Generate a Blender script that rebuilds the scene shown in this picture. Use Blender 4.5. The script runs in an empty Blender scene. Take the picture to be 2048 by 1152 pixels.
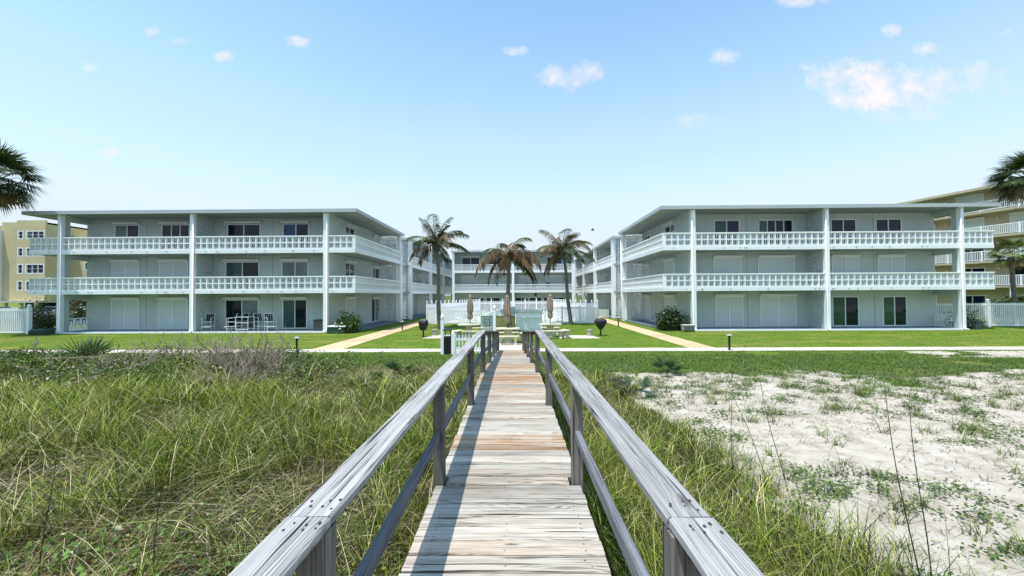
import bpy, math, random
import numpy as np
from mathutils import Vector, Matrix, Euler

random.seed(7)
rng = np.random.default_rng(11)
scene = bpy.context.scene
PI = math.pi

# ------------------------------------------------------------------ camera
F = 800.0            # focal length in pixels of the 2048 px photograph
EYE = 2.45           # eye above the lawn
VX = 1035.0          # where the building axis (+Y) vanishes
cam_d = bpy.data.cameras.new("camera")
cam = bpy.data.objects.new("camera", cam_d)
scene.collection.objects.link(cam)
cam_d.sensor_width = 36.0
cam_d.lens = 36.0 * F / 2048.0
cam_d.clip_start = 0.05
cam_d.clip_end = 4000.0
cam.matrix_world = (Matrix.Translation((0, 0, EYE)) @ Matrix.Rotation(math.atan(11.0 / F), 4, 'Z')
                    @ Matrix.Rotation(PI / 2 + 14.0 / F, 4, 'X') @ Matrix.Rotation(-0.0055, 4, 'Z'))
scene.camera = cam

# ------------------------------------------------------------------ light
SUN_DIR = Vector((-0.215, -0.20, 1.0)).normalized()      # towards the sun: high, from the left, a little behind the camera
sun_elev = math.asin(SUN_DIR.z)
sun_az = math.atan2(SUN_DIR.x, SUN_DIR.y)
sl = bpy.data.lights.new("sun", 'SUN')
sl.energy = 4.3
sl.angle = math.radians(0.5)
sl.color = (1.0, 0.965, 0.90)
so = bpy.data.objects.new("sun", sl)
scene.collection.objects.link(so)
so.rotation_euler = SUN_DIR.to_track_quat('Z', 'Y').to_euler()
so.location = (0, 0, 60)

world = bpy.data.worlds.new("World")
scene.world = world
world.use_nodes = True
wn, wl = world.node_tree.nodes, world.node_tree.links
wn.clear()
def wnode(t, **k):
    n = wn.new(t)
    for a, b in k.items():
        setattr(n, a, b)
    return n
wout = wnode('ShaderNodeOutputWorld')
wbg = wnode('ShaderNodeBackground')
wbg.inputs['Strength'].default_value = 0.12
sky = wnode('ShaderNodeTexSky', sky_type='NISHITA')
sky.sun_disc = False
sky.sun_elevation = sun_elev
sky.sun_rotation = sun_az
sky.altitude = 0
sky.air_density = 1.0
sky.dust_density = 0.6
sky.ozone_density = 1.0
wtc = wnode('ShaderNodeTexCoord')
# direction projected on the plane Y = 1
wsep = wnode('ShaderNodeSeparateXYZ')
wl.new(wtc.outputs['Generated'], wsep.inputs[0])
def wmath(op, a, b=None, c=None, clamp=False):
    n = wnode('ShaderNodeMath', operation=op)
    n.use_clamp = clamp
    for i, v in enumerate((a, b, c)):
        if v is None: continue
        if isinstance(v, (int, float)): n.inputs[i].default_value = v
        else: wl.new(v, n.inputs[i])
    return n.outputs[0]
ysafe = wmath('MAXIMUM', wsep.outputs[1], 0.05)
gx = wmath('DIVIDE', wsep.outputs[0], ysafe)
gz = wmath('DIVIDE', wsep.outputs[2], ysafe)
comb = wnode('ShaderNodeCombineXYZ')
wl.new(gx, comb.inputs[0]); wl.new(gz, comb.inputs[1])
nz = wnode('ShaderNodeTexNoise')
nz.inputs['Scale'].default_value = 13.0
nz.inputs['Detail'].default_value = 7.0
nz.inputs['Roughness'].default_value = 0.70
wl.new(comb.outputs[0], nz.inputs['Vector'])
nz2 = wnode('ShaderNodeTexNoise')
nz2.inputs['Scale'].default_value = 4.0
nz2.inputs['Detail'].default_value = 3.0
wl.new(comb.outputs[0], nz2.inputs['Vector'])
puff = wmath('MULTIPLY_ADD', nz.outputs[0], 3.6, -2.05)
# clouds: (x, y, half width, half height, density) on that plane, from the photograph
clouds = [(1130, 148, 62, 34, .85), (1180, 140, 34, 26, .5), (1720, 160, 110, 48, .95), (1760, 205, 120, 34, .95), (1860, 180, 110, 40, .8),
          (1960, 175, 60, 50, .5), (588, 72, 34, 16, .8), (436, 100, 24, 13, .7), (1030, 95, 30, 12, .65), (1788, 66, 26, 18, .65),
          (1855, 103, 36, 14, .6), (1612, 5, 60, 16, .8), (1452, 115, 34, 20, .5), (205, 298, 32, 15, .6), (288, 44, 18, 14, .5),
          (160, 118, 20, 12, .35), (2012, 72, 18, 9, .4), (1410, 242, 60, 18, .35), (348, 68, 20, 10, .3), (1790, 238, 90, 22, .4)]
acc = None
for (cx, cy, rx, ry, dn) in clouds:
    ux = wmath('MULTIPLY', wmath('SUBTRACT', gx, (cx - VX) / F), F / rx)
    uz = wmath('MULTIPLY', wmath('SUBTRACT', gz, (590 - cy) / F), F / ry)
    r2 = wmath('ADD', wmath('MULTIPLY', ux, ux), wmath('MULTIPLY', uz, uz))
    m = wmath('MULTIPLY_ADD', r2, -0.75, 1.0)                     # 1 in the middle, 0 near the rim
    m = wmath('ADD', m, puff)
    m = wmath('MULTIPLY', m, dn * 1.15, clamp=True)
    g = wmath('MULTIPLY', m, wmath('MULTIPLY_ADD', r2, -0.22, 1.0, clamp=True))
    acc = g if acc is None else wmath('MAXIMUM', acc, g)
cm = wmath('MULTIPLY', acc, wmath('GREATER_THAN', wsep.outputs[1], 0.1))
ccr = wnode('ShaderNodeMix', data_type='RGBA'); wl.new(wmath('MULTIPLY_ADD', nz.outputs[0], 3.0, -1.0, clamp=True), ccr.inputs[0])
ccr.inputs[6].default_value = (5.6, 5.6, 6.1, 1); ccr.inputs[7].default_value = (6.7, 6.4, 6.6, 1); wcol = ccr.outputs[2]
# the humid white of a seaside sky: mixed in strongest towards the horizon
hz = wmath('POWER', wmath('SUBTRACT', 1.0, wmath('MAXIMUM', wsep.outputs[2], 0.0), clamp=True), 2.6)
mixh = wnode('ShaderNodeMix', data_type='RGBA')
SKY_T = wnode('ShaderNodeMix', data_type='RGBA', blend_type='MULTIPLY')
SKY_T.inputs['Factor'].default_value = 1.0
wl.new(sky.outputs[0], SKY_T.inputs[6])
SKY_T.inputs[7].default_value = (1.62, 2.05, 1.95, 1)
wl.new(SKY_T.outputs[2], mixh.inputs[6])
mixh.inputs[7].default_value = (5.2, 5.9, 6.4, 1)
wl.new(wmath('MULTIPLY_ADD', hz, 1.6, -0.10, clamp=True), mixh.inputs['Factor'])
mixc = wnode('ShaderNodeMix', data_type='RGBA')
wl.new(cm, mixc.inputs['Factor'])
wl.new(mixh.outputs[2], mixc.inputs[6])
wl.new(wcol, mixc.inputs[7])
wl.new(mixc.outputs[2], wbg.inputs['Color'])
wl.new(wbg.outputs[0], wout.inputs['Surface'])

scene.view_settings.view_transform = 'Standard'
scene.view_settings.look = 'None'
scene.view_settings.exposure = 0.35
scene.view_settings.gamma = 1.0
scene.view_settings.use_curve_mapping = False
scene.render.engine = 'CYCLES'
scene.cycles.max_bounces = 8
scene.cycles.diffuse_bounces = 5
scene.cycles.transparent_max_bounces = 8

# ------------------------------------------------------------------ materials
MATS = {}
def newmat(name):
    m = bpy.data.materials.new(name)
    m.use_nodes = True
    nt = m.node_tree
    for n in list(nt.nodes):
        if n.type != 'OUTPUT_MATERIAL' and n.type != 'BSDF_PRINCIPLED':
            nt.nodes.remove(n)
    MATS[name] = m
    b = nt.nodes['Principled BSDF']
    return m, nt, b
def N(nt, t, **k):
    n = nt.nodes.new(t)
    for a, b in k.items():
        setattr(n, a, b)
    return n
def noise(nt, vec, scale, detail=4, rough=.55, dist=0.0):
    n = N(nt, 'ShaderNodeTexNoise')
    n.inputs['Scale'].default_value = scale
    n.inputs['Detail'].default_value = detail
    n.inputs['Roughness'].default_value = rough
    n.inputs['Distortion'].default_value = dist
    if vec is not None: nt.links.new(vec, n.inputs['Vector'])
    return n.outputs[0]
def ramp(nt, fac, stops):
    r = N(nt, 'ShaderNodeValToRGB')
    el = r.color_ramp.elements
    while len(el) < len(stops): el.new(0.5)
    for e, (p, c) in zip(el, stops):
        e.position = p
        e.color = (c[0], c[1], c[2], 1) if not isinstance(c, (int, float)) else (c, c, c, 1)
    nt.links.new(fac, r.inputs[0])
    return r.outputs[0]
def mapping(nt, vec, scale=(1, 1, 1), loc=None):
    m = N(nt, 'ShaderNodeMapping')
    m.inputs['Scale'].default_value = scale
    nt.links.new(vec, m.inputs['Vector'])
    if loc is not None: nt.links.new(loc, m.inputs['Location'])
    return m.outputs[0]
def mix(nt, fac, a, b, blend='MIX'):
    m = N(nt, 'ShaderNodeMix', data_type='RGBA', blend_type=blend)
    for s, v in ((0, fac), (6, a), (7, b)):
        if isinstance(v, (int, float)): m.inputs[s].default_value = v
        elif isinstance(v, tuple): m.inputs[s].default_value = (v[0], v[1], v[2], 1)
        else: nt.links.new(v, m.inputs[s])
    return m.outputs[2]
def mth(nt, op, a, b=0.0, clamp=False):
    m = N(nt, 'ShaderNodeMath', operation=op)
    m.use_clamp = clamp
    for i, v in enumerate((a, b)):
        if isinstance(v, (int, float)): m.inputs[i].default_value = v
        else: nt.links.new(v, m.inputs[i])
    return m.outputs[0]
def bump(nt, h, strength, dist=0.01):
    b = N(nt, 'ShaderNodeBump')
    b.inputs['Strength'].default_value = strength
    b.inputs['Distance'].default_value = dist
    nt.links.new(h, b.inputs['Height'])
    nt.links.new(b.outputs[0], nt.nodes['Principled BSDF'].inputs['Normal'])
def geo(nt): return N(nt, 'ShaderNodeNewGeometry').outputs['Position']

def painted(name, col, var=0.10, rough=.6, scale=1.4, grime=0.12, fine=28, bstr=.25, spec=.35, gcol=None, streak=False):
    """a surface with soft blotches, faint grime and a fine relief"""
    m, nt, b = newmat(name)
    p = geo(nt)
    c0 = tuple(x * (1 - var) for x in col); c1 = tuple(min(1, x * (1 + var * .5)) for x in col)
    base = ramp(nt, noise(nt, p, scale, 5, .6), [(.3, c0), (.7, c1)])
    pg = mapping(nt, p, (2.2, 2.2, .35)) if streak else p
    g = ramp(nt, noise(nt, pg, 2.3, 6, .7), [(.52, 0), (.75, 1)])
    gm = N(nt, 'ShaderNodeMath', operation='MULTIPLY'); nt.links.new(g, gm.inputs[0]); gm.inputs[1].default_value = grime
    base = mix(nt, gm.outputs[0], base, gcol or tuple(x * .45 for x in col))
    oi = N(nt, 'ShaderNodeObjectInfo')
    if name in ('path_concrete', 'path_tan'): base = mix(nt, 1.0, base, mth(nt, 'ADD', mth(nt, 'MULTIPLY', oi.outputs['Random'], .24), .86), 'MULTIPLY')
    nt.links.new(base, b.inputs['Base Color'])
    b.inputs['Roughness'].default_value = rough
    b.inputs['Specular IOR Level'].default_value = spec
    if bstr: bump(nt, noise(nt, p, fine, 4, .6), bstr, .01)
    return m
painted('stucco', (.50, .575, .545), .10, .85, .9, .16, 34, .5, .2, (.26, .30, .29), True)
painted('roof_edge', (.42, .46, .47), .06, .6, 1, .2, 60, .1)
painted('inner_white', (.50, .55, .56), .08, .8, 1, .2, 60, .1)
painted('white_paint', (.84, .86, .86), .05, .5, 1.0, .22, 60, .06, .4, (.5, .5, .46), True)
painted('slab_paint', (.78, .82, .82), .06, .7, 1.0, .18, 60, .1, .3, (.42, .43, .41), True)
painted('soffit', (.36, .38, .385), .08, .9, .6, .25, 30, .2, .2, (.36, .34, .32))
painted('roof_gravel', (.5, .5, .48), .2, .95, 3, .3)
painted('floor_grey', (.16, .20, .26), .15, .6, 1.5, .3, 30, .1)
painted('vinyl', (.86, .87, .88), .03, .35, 1.0, .06, 60, .03, .5)
painted('shutter', (.60, .67, .66), .05, .55, .7, .08, 60, .05, .4)
painted('shutter_box', (.74, .76, .75), .05, .5, .7, .12, 60, .05, .4)
painted('concrete', (.50, .47, .42), .16, .9, 3, .35, 50, .3, .2, (.28, .25, .21))
painted('path_concrete', (.56, .50, .42), .14, .95, 2.2, .35, 40, .3, .2, (.36, .30, .22))
painted('path_tan', (.60, .42, .25), .16, .95, 2.2, .3, 40, .3, .2, (.40, .29, .18))
painted('pool_deck', (.66, .63, .57), .1, .9, 2, .2)
painted('stone_table', (.60, .53, .42), .18, .9, 5, .4, 60, .5, .2, (.36, .29, .2))
painted('black_paint', (.018, .018, .02), .3, .38, 4, .2, 40, .1, .5, (.06, .06, .06))
painted('black_cover', (.014, .014, .016), .3, .5, 5, .3, 9, .9, .5, (.03, .03, .035))
painted('dark_green', (.03, .075, .055), .2, .6, 4, .3, 30, .2, .4, (.12, .13, .11))
painted('grey_metal', (.36, .36, .35), .2, .5, 6, .4, 30, .3, .5, (.2, .15, .1))
painted('deck_box', (.075, .085, .095), .2, .6, 4, .2)
painted('taupe_canvas', (.30, .235, .175), .2, .9, 3, .3, 20, .6, .2, (.2, .15, .1))
painted('yellow_wall', (.56, .48, .28), .12, .9, .5, .15, 20, .3, .2)
painted('tan_wall', (.50, .43, .32), .12, .9, .5, .15, 20, .3, .2)
painted('window_frame', (.80, .82, .83), .04, .4, 1, .08, 60, .03, .4)
painted('dark_frame', (.10, .11, .12), .1, .4, 1, .08, 60, .03, .4)
painted('garage_dark', (.05, .048, .045), .2, .9)
painted('strap_dark', (.03, .035, .04), .1, .7)
painted('navy_cushion', (.012, .03, .10), .2, .8)
painted('blue_awning', (.02, .07, .28), .2, .8)
painted('nail', (.05, .035, .028), .3, .7, 60, .2, 60, .1)
painted('tyre', (.02, .02, .02), .2, .8)
painted('car_white', (.75, .76, .77), .03, .25, 1, .05, 60, 0, .6)
painted('car_blue', (.05, .08, .14), .05, .25, 1, .05, 60, 0, .6)
painted('car_silver', (.38, .4, .42), .05, .3, 1, .05, 60, 0, .6)
painted('bark_palm', (.19, .165, .14), .4, .95, 9, .5, 30, 1.0, .2, (.07, .06, .05))
painted('twig', (.32, .265, .20), .35, .9, 12, .5, 60, .4, .2, (.12, .1, .08))
painted('stem_green', (.10, .12, .04), .3, .8, 12, .5, 60, .2, .2)
painted('dark_stalk', (.055, .05, .035), .3, .8, 12, .5, 60, .2, .2)
painted('lamp_glass', (.8, .78, .7), .05, .3, 1, .05, 60, 0, .6)
painted('yellow_panel', (.66, .58, .20), .25, .7, 1.2, .5, 20, .1, .3, (.55, .62, .5))
painted('teal_sheet', (.58, .64, .60), .15, .6, 2, .3, 20, .2, .3, (.55, .68, .64))
painted('bird_black', (.01, .01, .012), .1, .7)

def glass(name, col, rough=.06, spec=.3):
    m, nt, b = newmat(name)
    p = geo(nt)
    base = ramp(nt, noise(nt, p, .9, 2), [(.35, tuple(x * .6 for x in col)), (.7, col)])
    nt.links.new(base, b.inputs['Base Color'])
    b.inputs['Roughness'].default_value = rough
    b.inputs['Specular IOR Level'].default_value = spec
    return m
glass('glass_navy', (.006, .014, .060))
glass('glass_dark', (.004, .018, .026))
glass('glass_teal', (.06, .12, .12), .08)
glass('glass_green', (.04, .12, .06))
glass('glass_curtain', (.20, .26, .27), .15)
glass('glass_blue', (.02, .09, .26), .1)

m, nt, b = newmat('sea_water')
b.inputs['Base Color'].default_value = (.01, .06, .09, 1); b.inputs['Roughness'].default_value = .12
bump(nt, noise(nt, mapping(nt, geo(nt), (.5, 1.4, 1)), 1.0, 6, .6), .6, .3)
# pale translucent tarpaulin, streaky
m, nt, b = newmat('aqua_tarp')
p = mapping(nt, geo(nt), (14, 14, 1.1))
nt.links.new(ramp(nt, noise(nt, p, 1.0, 4), [(.35, (.68, .74, .71)), (.6, (.86, .88, .86))]), b.inputs['Base Color'])
b.inputs['Roughness'].default_value = .45
bump(nt, noise(nt, p, .6, 3), .6, .05)

# weathered timber: grain runs along the object's own X axis
def wood(name, light, mid, dark, crackd, ring=.5):
    m, nt, b = newmat(name)
    tc = N(nt, 'ShaderNodeTexCoord').outputs['Object']
    oi = N(nt, 'ShaderNodeObjectInfo')
    off = N(nt, 'ShaderNodeCombineXYZ')
    for i, k in enumerate((91.0, 37.0, 53.0)):
        nt.links.new(mth(nt, 'MULTIPLY', oi.outputs['Random'], k), off.inputs[i])
    va = N(nt, 'ShaderNodeVectorMath', operation='ADD')
    nt.links.new(tc, va.inputs[0]); nt.links.new(off.outputs[0], va.inputs[1])
    v = va.outputs[0]
    # cathedral grain: rings of a slightly tilted trunk cut by the board
    warp = N(nt, 'ShaderNodeTexNoise'); warp.inputs['Scale'].default_value = 1.0; warp.inputs['Detail'].default_value = 2
    nt.links.new(mapping(nt, v, (1.1, 6, 6)), warp.inputs['Vector'])
    w1 = N(nt, 'ShaderNodeTexWave', wave_type='BANDS', bands_direction='Y')
    w1.inputs['Scale'].default_value = 1.0
    w1.inputs['Distortion'].default_value = 0.0
    wv = N(nt, 'ShaderNodeVectorMath', operation='MULTIPLY_ADD')
    nt.links.new(warp.outputs['Color'], wv.inputs[0]); wv.inputs[1].default_value = (0, 5.0, 5.0)
    nt.links.new(mapping(nt, v, (.4, 24, 24)), wv.inputs[2])
    nt.links.new(wv.outputs[0], w1.inputs['Vector'])
    rings = mth(nt, 'MULTIPLY', w1.outputs['Fac'], ramp(nt, noise(nt, mapping(nt, v, (1.3, 9, 9)), 1.0, 3, .6), [(.42, .1), (.66, 1)]))
    fine = noise(nt, mapping(nt, v, (1.6, 150, 150)), 1.0, 5, .75)
    fine2 = noise(nt, mapping(nt, v, (.8, 55, 55)), 1.0, 6, .75, .3)
    blot = noise(nt, mapping(nt, v, (2.2, 5, 5)), 1.0, 5, .65)
    h = mth(nt, 'SUBTRACT', mth(nt, 'ADD', mth(nt, 'MULTIPLY', fine, .5), mth(nt, 'MULTIPLY', fine2, .6)), mth(nt, 'MULTIPLY', rings, ring * .22))
    col = ramp(nt, h, [(.36, dark), (.54, mid), (.72, light)])
    col = mix(nt, ramp(nt, blot, [(.45, 0), (.8, .75)]), col, mid)
    # brown stain carried by the object colour (how much of this board is still new or stained)
    st = N(nt, 'ShaderNodeSeparateColor'); nt.links.new(oi.outputs['Color'], st.inputs[0])
    stm = mth(nt, 'MULTIPLY', st.outputs[0], ramp(nt, noise(nt, mapping(nt, v, (1.6, 4, 4)), 1.0, 4, .6), [(.3, 0), (.62, 1)]))
    col = mix(nt, stm, col, mix(nt, .5, (.50, .27, .11), col, 'MULTIPLY'))
    val = N(nt, 'ShaderNodeMix', data_type='RGBA', blend_type='MULTIPLY'); val.inputs[0].default_value = 1
    nt.links.new(col, val.inputs[6])
    br = mth(nt, 'MULTIPLY', mth(nt, 'ADD', mth(nt, 'MULTIPLY', oi.outputs['Random'], .42), .74), 1.0)
    nt.links.new(br, val.inputs[7])
    col = val.outputs[2]
    crack = ramp(nt, noise(nt, mapping(nt, v, (1.1, 60, 60)), 1.0, 3, .5, .15), [(.33, 1), (.39, 0)])
    col = mix(nt, mth(nt, 'MULTIPLY', crack, crackd), col, tuple(x * .22 for x in dark))
    knot = N(nt, 'ShaderNodeTexVoronoi'); knot.inputs['Scale'].default_value = 1.0
    nt.links.new(mapping(nt, v, (1.9, 8, 8)), knot.inputs['Vector'])
    kn = ramp(nt, knot.outputs['Distance'], [(.05, 1), (.12, 0)])
    col = mix(nt, mth(nt, 'MULTIPLY', kn, .7), col, (dark[0] * .45, dark[1] * .38, dark[2] * .32))
    nt.links.new(col, b.inputs['Base Color'])
    b.inputs['Roughness'].default_value = .85
    b.inputs['Specular IOR Level'].default_value = .25
    hh = mth(nt, 'SUBTRACT', h, mth(nt, 'MULTIPLY', crack, .8))
    bump(nt, hh, .75, .004)
    return m
wood('deck_wood', (.60, .57, .52), (.45, .415, .365), (.15, .125, .10), .95, 1.0)
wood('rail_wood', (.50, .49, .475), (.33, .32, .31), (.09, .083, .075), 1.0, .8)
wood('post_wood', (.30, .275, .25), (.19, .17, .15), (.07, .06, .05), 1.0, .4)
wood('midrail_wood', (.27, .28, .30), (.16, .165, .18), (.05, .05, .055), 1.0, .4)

# leaves and blades: colour comes from the blade's own attribute
def leafmat(name, trans=.35, rough=.55, spec=.3):
    m, nt, b = newmat(name)
    a = N(nt, 'ShaderNodeAttribute', attribute_name='tint')
    nt.links.new(a.outputs['Color'], b.inputs['Base Color'])
    b.inputs['Roughness'].default_value = rough
    b.inputs['Specular IOR Level'].default_value = spec
    t = N(nt, 'ShaderNodeBsdfTranslucent')
    nt.links.new(mix(nt, .6, a.outputs['Color'], (1.0, 1.0, .35), 'MULTIPLY'), t.inputs['Color'])
    ms = N(nt, 'ShaderNodeMixShader'); ms.inputs[0].default_value = trans
    nt.links.new(b.outputs[0], ms.inputs[1]); nt.links.new(t.outputs[0], ms.inputs[2])
    nt.links.new(ms.outputs[0], nt.nodes['Material Output'].inputs['Surface'])
    return m
leafmat('blade', .22, .75, .08); leafmat('leaf', .25, .4, .5); leafmat('frond_mat', .2, .55, .25); leafmat('bits', .0, .9, .1)

# the ground: sand, lawn soil and thatch, masks painted per vertex and broken up with noise
m, nt, b = newmat('ground_mat')
p = geo(nt)
def attr(nm):
    return N(nt, 'ShaderNodeAttribute', attribute_name=nm).outputs['Fac']
brk = noise(nt, p, 1.1, 7, .7)
brk2 = noise(nt, p, 7.0, 6, .7)
def edge(mask, w=.10):
    s = mth(nt, 'ADD', mask, mth(nt, 'MULTIPLY', mth(nt, 'SUBTRACT', brk, .5), .7))
    s = mth(nt, 'ADD', s, mth(nt, 'MULTIPLY', mth(nt, 'SUBTRACT', brk2, .5), .35))
    return ramp(nt, s, [(.5 - w, 0), (.5 + w, 1)])
sandc = ramp(nt, noise(nt, p, 3.0, 8, .7), [(.3, (.34, .28, .22)), (.52, (.50, .44, .37)), (.75, (.60, .555, .50))])
sandc = mix(nt, ramp(nt, noise(nt, mapping(nt, p, (9, 22, 9)), 1.0, 6, .8), [(.62, 0), (.72, .8)]), sandc, (.26, .20, .15))
soilc = ramp(nt, noise(nt, p, 16, 8, .75), [(.35, (.018, .014, .008)), (.58, (.055, .042, .025)), (.8, (.18, .14, .08))])
lawnc = ramp(nt, noise(nt, p, 2.0, 7, .7), [(.3, (.060, .115, .012)), (.55, (.115, .185, .02)), (.78, (.20, .23, .035))])
lawnc = mix(nt, ramp(nt, noise(nt, p, 22, 4, .7), [(.5, 0), (.75, .6)]), lawnc, (.035, .07, .008))
dry = mth(nt, 'MULTIPLY', ramp(nt, noise(nt, mapping(nt, p, (.35, .9, 1)), 1.0, 5, .65), [(.5, 0), (.68, 1)]), attr('dry'))
lawnc = mix(nt, dry, lawnc, (.30, .24, .07))
c = mix(nt, edge(attr('sand')), soilc, sandc)
c = mix(nt, edge(attr('lawn')), c, lawnc)
nt.links.new(c, b.inputs['Base Color'])
b.inputs['Roughness'].default_value = .95
b.inputs['Specular IOR Level'].default_value = .15
bump(nt, mth(nt, 'ADD', mth(nt, 'MULTIPLY', noise(nt, p, 5, 8, .7), 1.0), mth(nt, 'MULTIPLY', noise(nt, p, 40, 5, .7), .3)), .8, .05)

# ------------------------------------------------------------------ mesh helpers
COL = scene.collection
WP = {}           # where an object's origin stands in the space its parts were modelled in
class MB:
    def __init__(s):
        s.v = []; s.f = []; s.m = []; s.cm = 0
    def add(s, vs, fs, mi=None):
        o = len(s.v); s.v.extend([tuple(q) for q in vs])
        for f in fs:
            s.f.append(tuple(i + o for i in f)); s.m.append(s.cm if mi is None else mi)
        return s
    def box(s, x0, x1, y0, y1, z0, z1, mi=None):
        if x0 > x1: x0, x1 = x1, x0
        if y0 > y1: y0, y1 = y1, y0
        if z0 > z1: z0, z1 = z1, z0
        vs = [(x0, y0, z0), (x1, y0, z0), (x1, y1, z0), (x0, y1, z0), (x0, y0, z1), (x1, y0, z1), (x1, y1, z1), (x0, y1, z1)]
        return s.add(vs, [(3, 2, 1, 0), (4, 5, 6, 7), (0, 1, 5, 4), (1, 2, 6, 5), (2, 3, 7, 6), (3, 0, 4, 7)], mi)
    def tube(s, pts, r, n=6, mi=None, cap=True):
        pts = [Vector(q) for q in pts]
        rr = r if isinstance(r, (list, tuple)) else [r] * len(pts)
        vs = []; fs = []
        for i, q in enumerate(pts):
            d = (pts[min(i + 1, len(pts) - 1)] - pts[max(i - 1, 0)])
            d.normalize()
            a = Vector((0, 0, 1)) if abs(d.z) < .9 else Vector((1, 0, 0))
            u = d.cross(a).normalized(); w = d.cross(u)
            for k in range(n):
                t = 2 * PI * k / n
                vs.append(q + (u * math.cos(t) + w * math.sin(t)) * rr[i])
        for i in range(len(pts) - 1):
            for k in range(n):
                a = i * n + k; b_ = i * n + (k + 1) % n
                fs.append((a, b_, b_ + n, a + n))
        if cap:
            fs.append(tuple(range(n - 1, -1, -1))); fs.append(tuple(range((len(pts) - 1) * n, len(pts) * n)))
        return s.add(vs, fs, mi)
    def lathe(s, cx, cy, prof, n=16, mi=None, z0=0.0):
        vs = []; fs = []
        for (r, z) in prof:
            for k in range(n):
                t = 2 * PI * k / n
                vs.append((cx + r * math.cos(t), cy + r * math.sin(t), z0 + z))
        for i in range(len(prof) - 1):
            for k in range(n):
                a = i * n + k; b_ = i * n + (k + 1) % n
                fs.append((a, b_, b_ + n, a + n))
        fs.append(tuple(range(n - 1, -1, -1))); fs.append(tuple(range((len(prof) - 1) * n, len(prof) * n)))
        return s.add(vs, fs, mi)
    def prism(s, poly, z0, z1, mi=None):
        n = len(poly)
        vs = [(x, y, z0) for x, y in poly] + [(x, y, z1) for x, y in poly]
        fs = [tuple(range(n - 1, -1, -1)), tuple(range(n, 2 * n))] + [(i, (i + 1) % n, (i + 1) % n + n, i + n) for i in range(n)]
        return s.add(vs, fs, mi)
    def mesh(s, name, mats, origin=(0, 0, 0), smooth=False):
        me = bpy.data.meshes.new(name)
        ox, oy, oz = origin
        me.from_pydata([(x - ox, y - oy, z - oz) for x, y, z in s.v], [], s.f)
        for mm in (mats if isinstance(mats, (list, tuple)) else [mats]):
            me.materials.append(MATS[mm])
        if any(s.m): me.polygons.foreach_set('material_index', s.m)
        if smooth: me.polygons.foreach_set('use_smooth', [True] * len(me.polygons))
        me.update()
        return me
def link(name, me, parent=None, origin=(0, 0, 0)):
    o = bpy.data.objects.new(name, me)
    COL.objects.link(o)
    WP[o.name] = Vector(origin)
    if parent is not None:
        o.parent = parent
        o.location = Vector(origin) - WP[parent.name]
    else:
        o.location = origin
    return o
def part(name, mb, mats, parent=None, origin=None, smooth=False, label=None, stuff=False, bevel=0):
    if origin is None:
        a = np.array(mb.v); lo = a.min(0); hi = a.max(0)
        origin = ((lo[0] + hi[0]) / 2, (lo[1] + hi[1]) / 2, lo[2])
        origin = tuple(float(q) for q in origin)
    o = link(name, mb.mesh(name, mats, origin, smooth), parent, origin)
    if label: o['label'] = label
    if stuff: o['kind'] = 'stuff'
    if bevel:
        md = o.modifiers.new('bevel', 'BEVEL'); md.width = bevel; md.segments = 2; md.limit_method = 'ANGLE'
    return o
def tag(o, label, cat, group=None):
    o['label'] = label; o['category'] = cat
    if group: o['group'] = group
    return o
def thing(name, label, cat, loc=(0, 0, 0), group=None):
    o = bpy.data.objects.new(name, None)
    o.empty_display_size = .3
    COL.objects.link(o)
    o.location = loc
    WP[o.name] = Vector(loc)
    return tag(o, label, cat, group)
def struct(o, kind='structure'):
    o['kind'] = kind
    return o
def copy_tree(o, loc=None, rz=None, label=None, scale=None):
    kids = {}
    for q in bpy.data.objects:
        if q.parent: kids.setdefault(q.parent.name, []).append(q)
    def rec(src, par):
        c = src.copy(); COL.objects.link(c)
        WP[c.name] = WP.get(src.name, Vector((0, 0, 0)))
        if par is not None: c.parent = par
        for k in kids.get(src.name, []): rec(k, c)
        return c
    c = rec(o, None)
    if loc is not None: c.location = loc
    if rz is not None: c.rotation_euler = (0, 0, rz)
    if scale is not None: c.scale = (scale,) * 3
    if label: c['label'] = label
    return c
def X(px, Y): return Y * math.tan(math.atan((px - 1024.0) / F) - math.atan(11.0 / F))
def sstep(a, b, x):
    t = np.clip((x - a) / (b - a), 0, 1)
    return t * t * (3 - 2 * t)

# fast triangle soup with a colour per point
def soup(name, verts, tris, cols, mat, parent=None, origin=(0, 0, 0)):
    me = bpy.data.meshes.new(name)
    nv, nt_ = len(verts), len(tris)
    me.vertices.add(nv); me.loops.add(nt_ * 3); me.polygons.add(nt_)
    vv = (np.asarray(verts, dtype=np.float32) - np.array(origin, dtype=np.float32))
    me.vertices.foreach_set('co', vv.ravel())
    me.loops.foreach_set('vertex_index', np.asarray(tris, dtype=np.int32).ravel())
    me.polygons.foreach_set('loop_start', np.arange(0, nt_ * 3, 3, dtype=np.int32))
    me.update(calc_edges=True)
    me.validate()
    at = me.attributes.new('tint', 'FLOAT_COLOR', 'POINT')
    c4 = np.ones((nv, 4), dtype=np.float32); c4[:, :3] = np.clip(cols, 0, 1)
    at.data.foreach_set('color', c4.ravel())
    me.materials.append(MATS[mat])
    return link(name, me, parent, origin)
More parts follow.
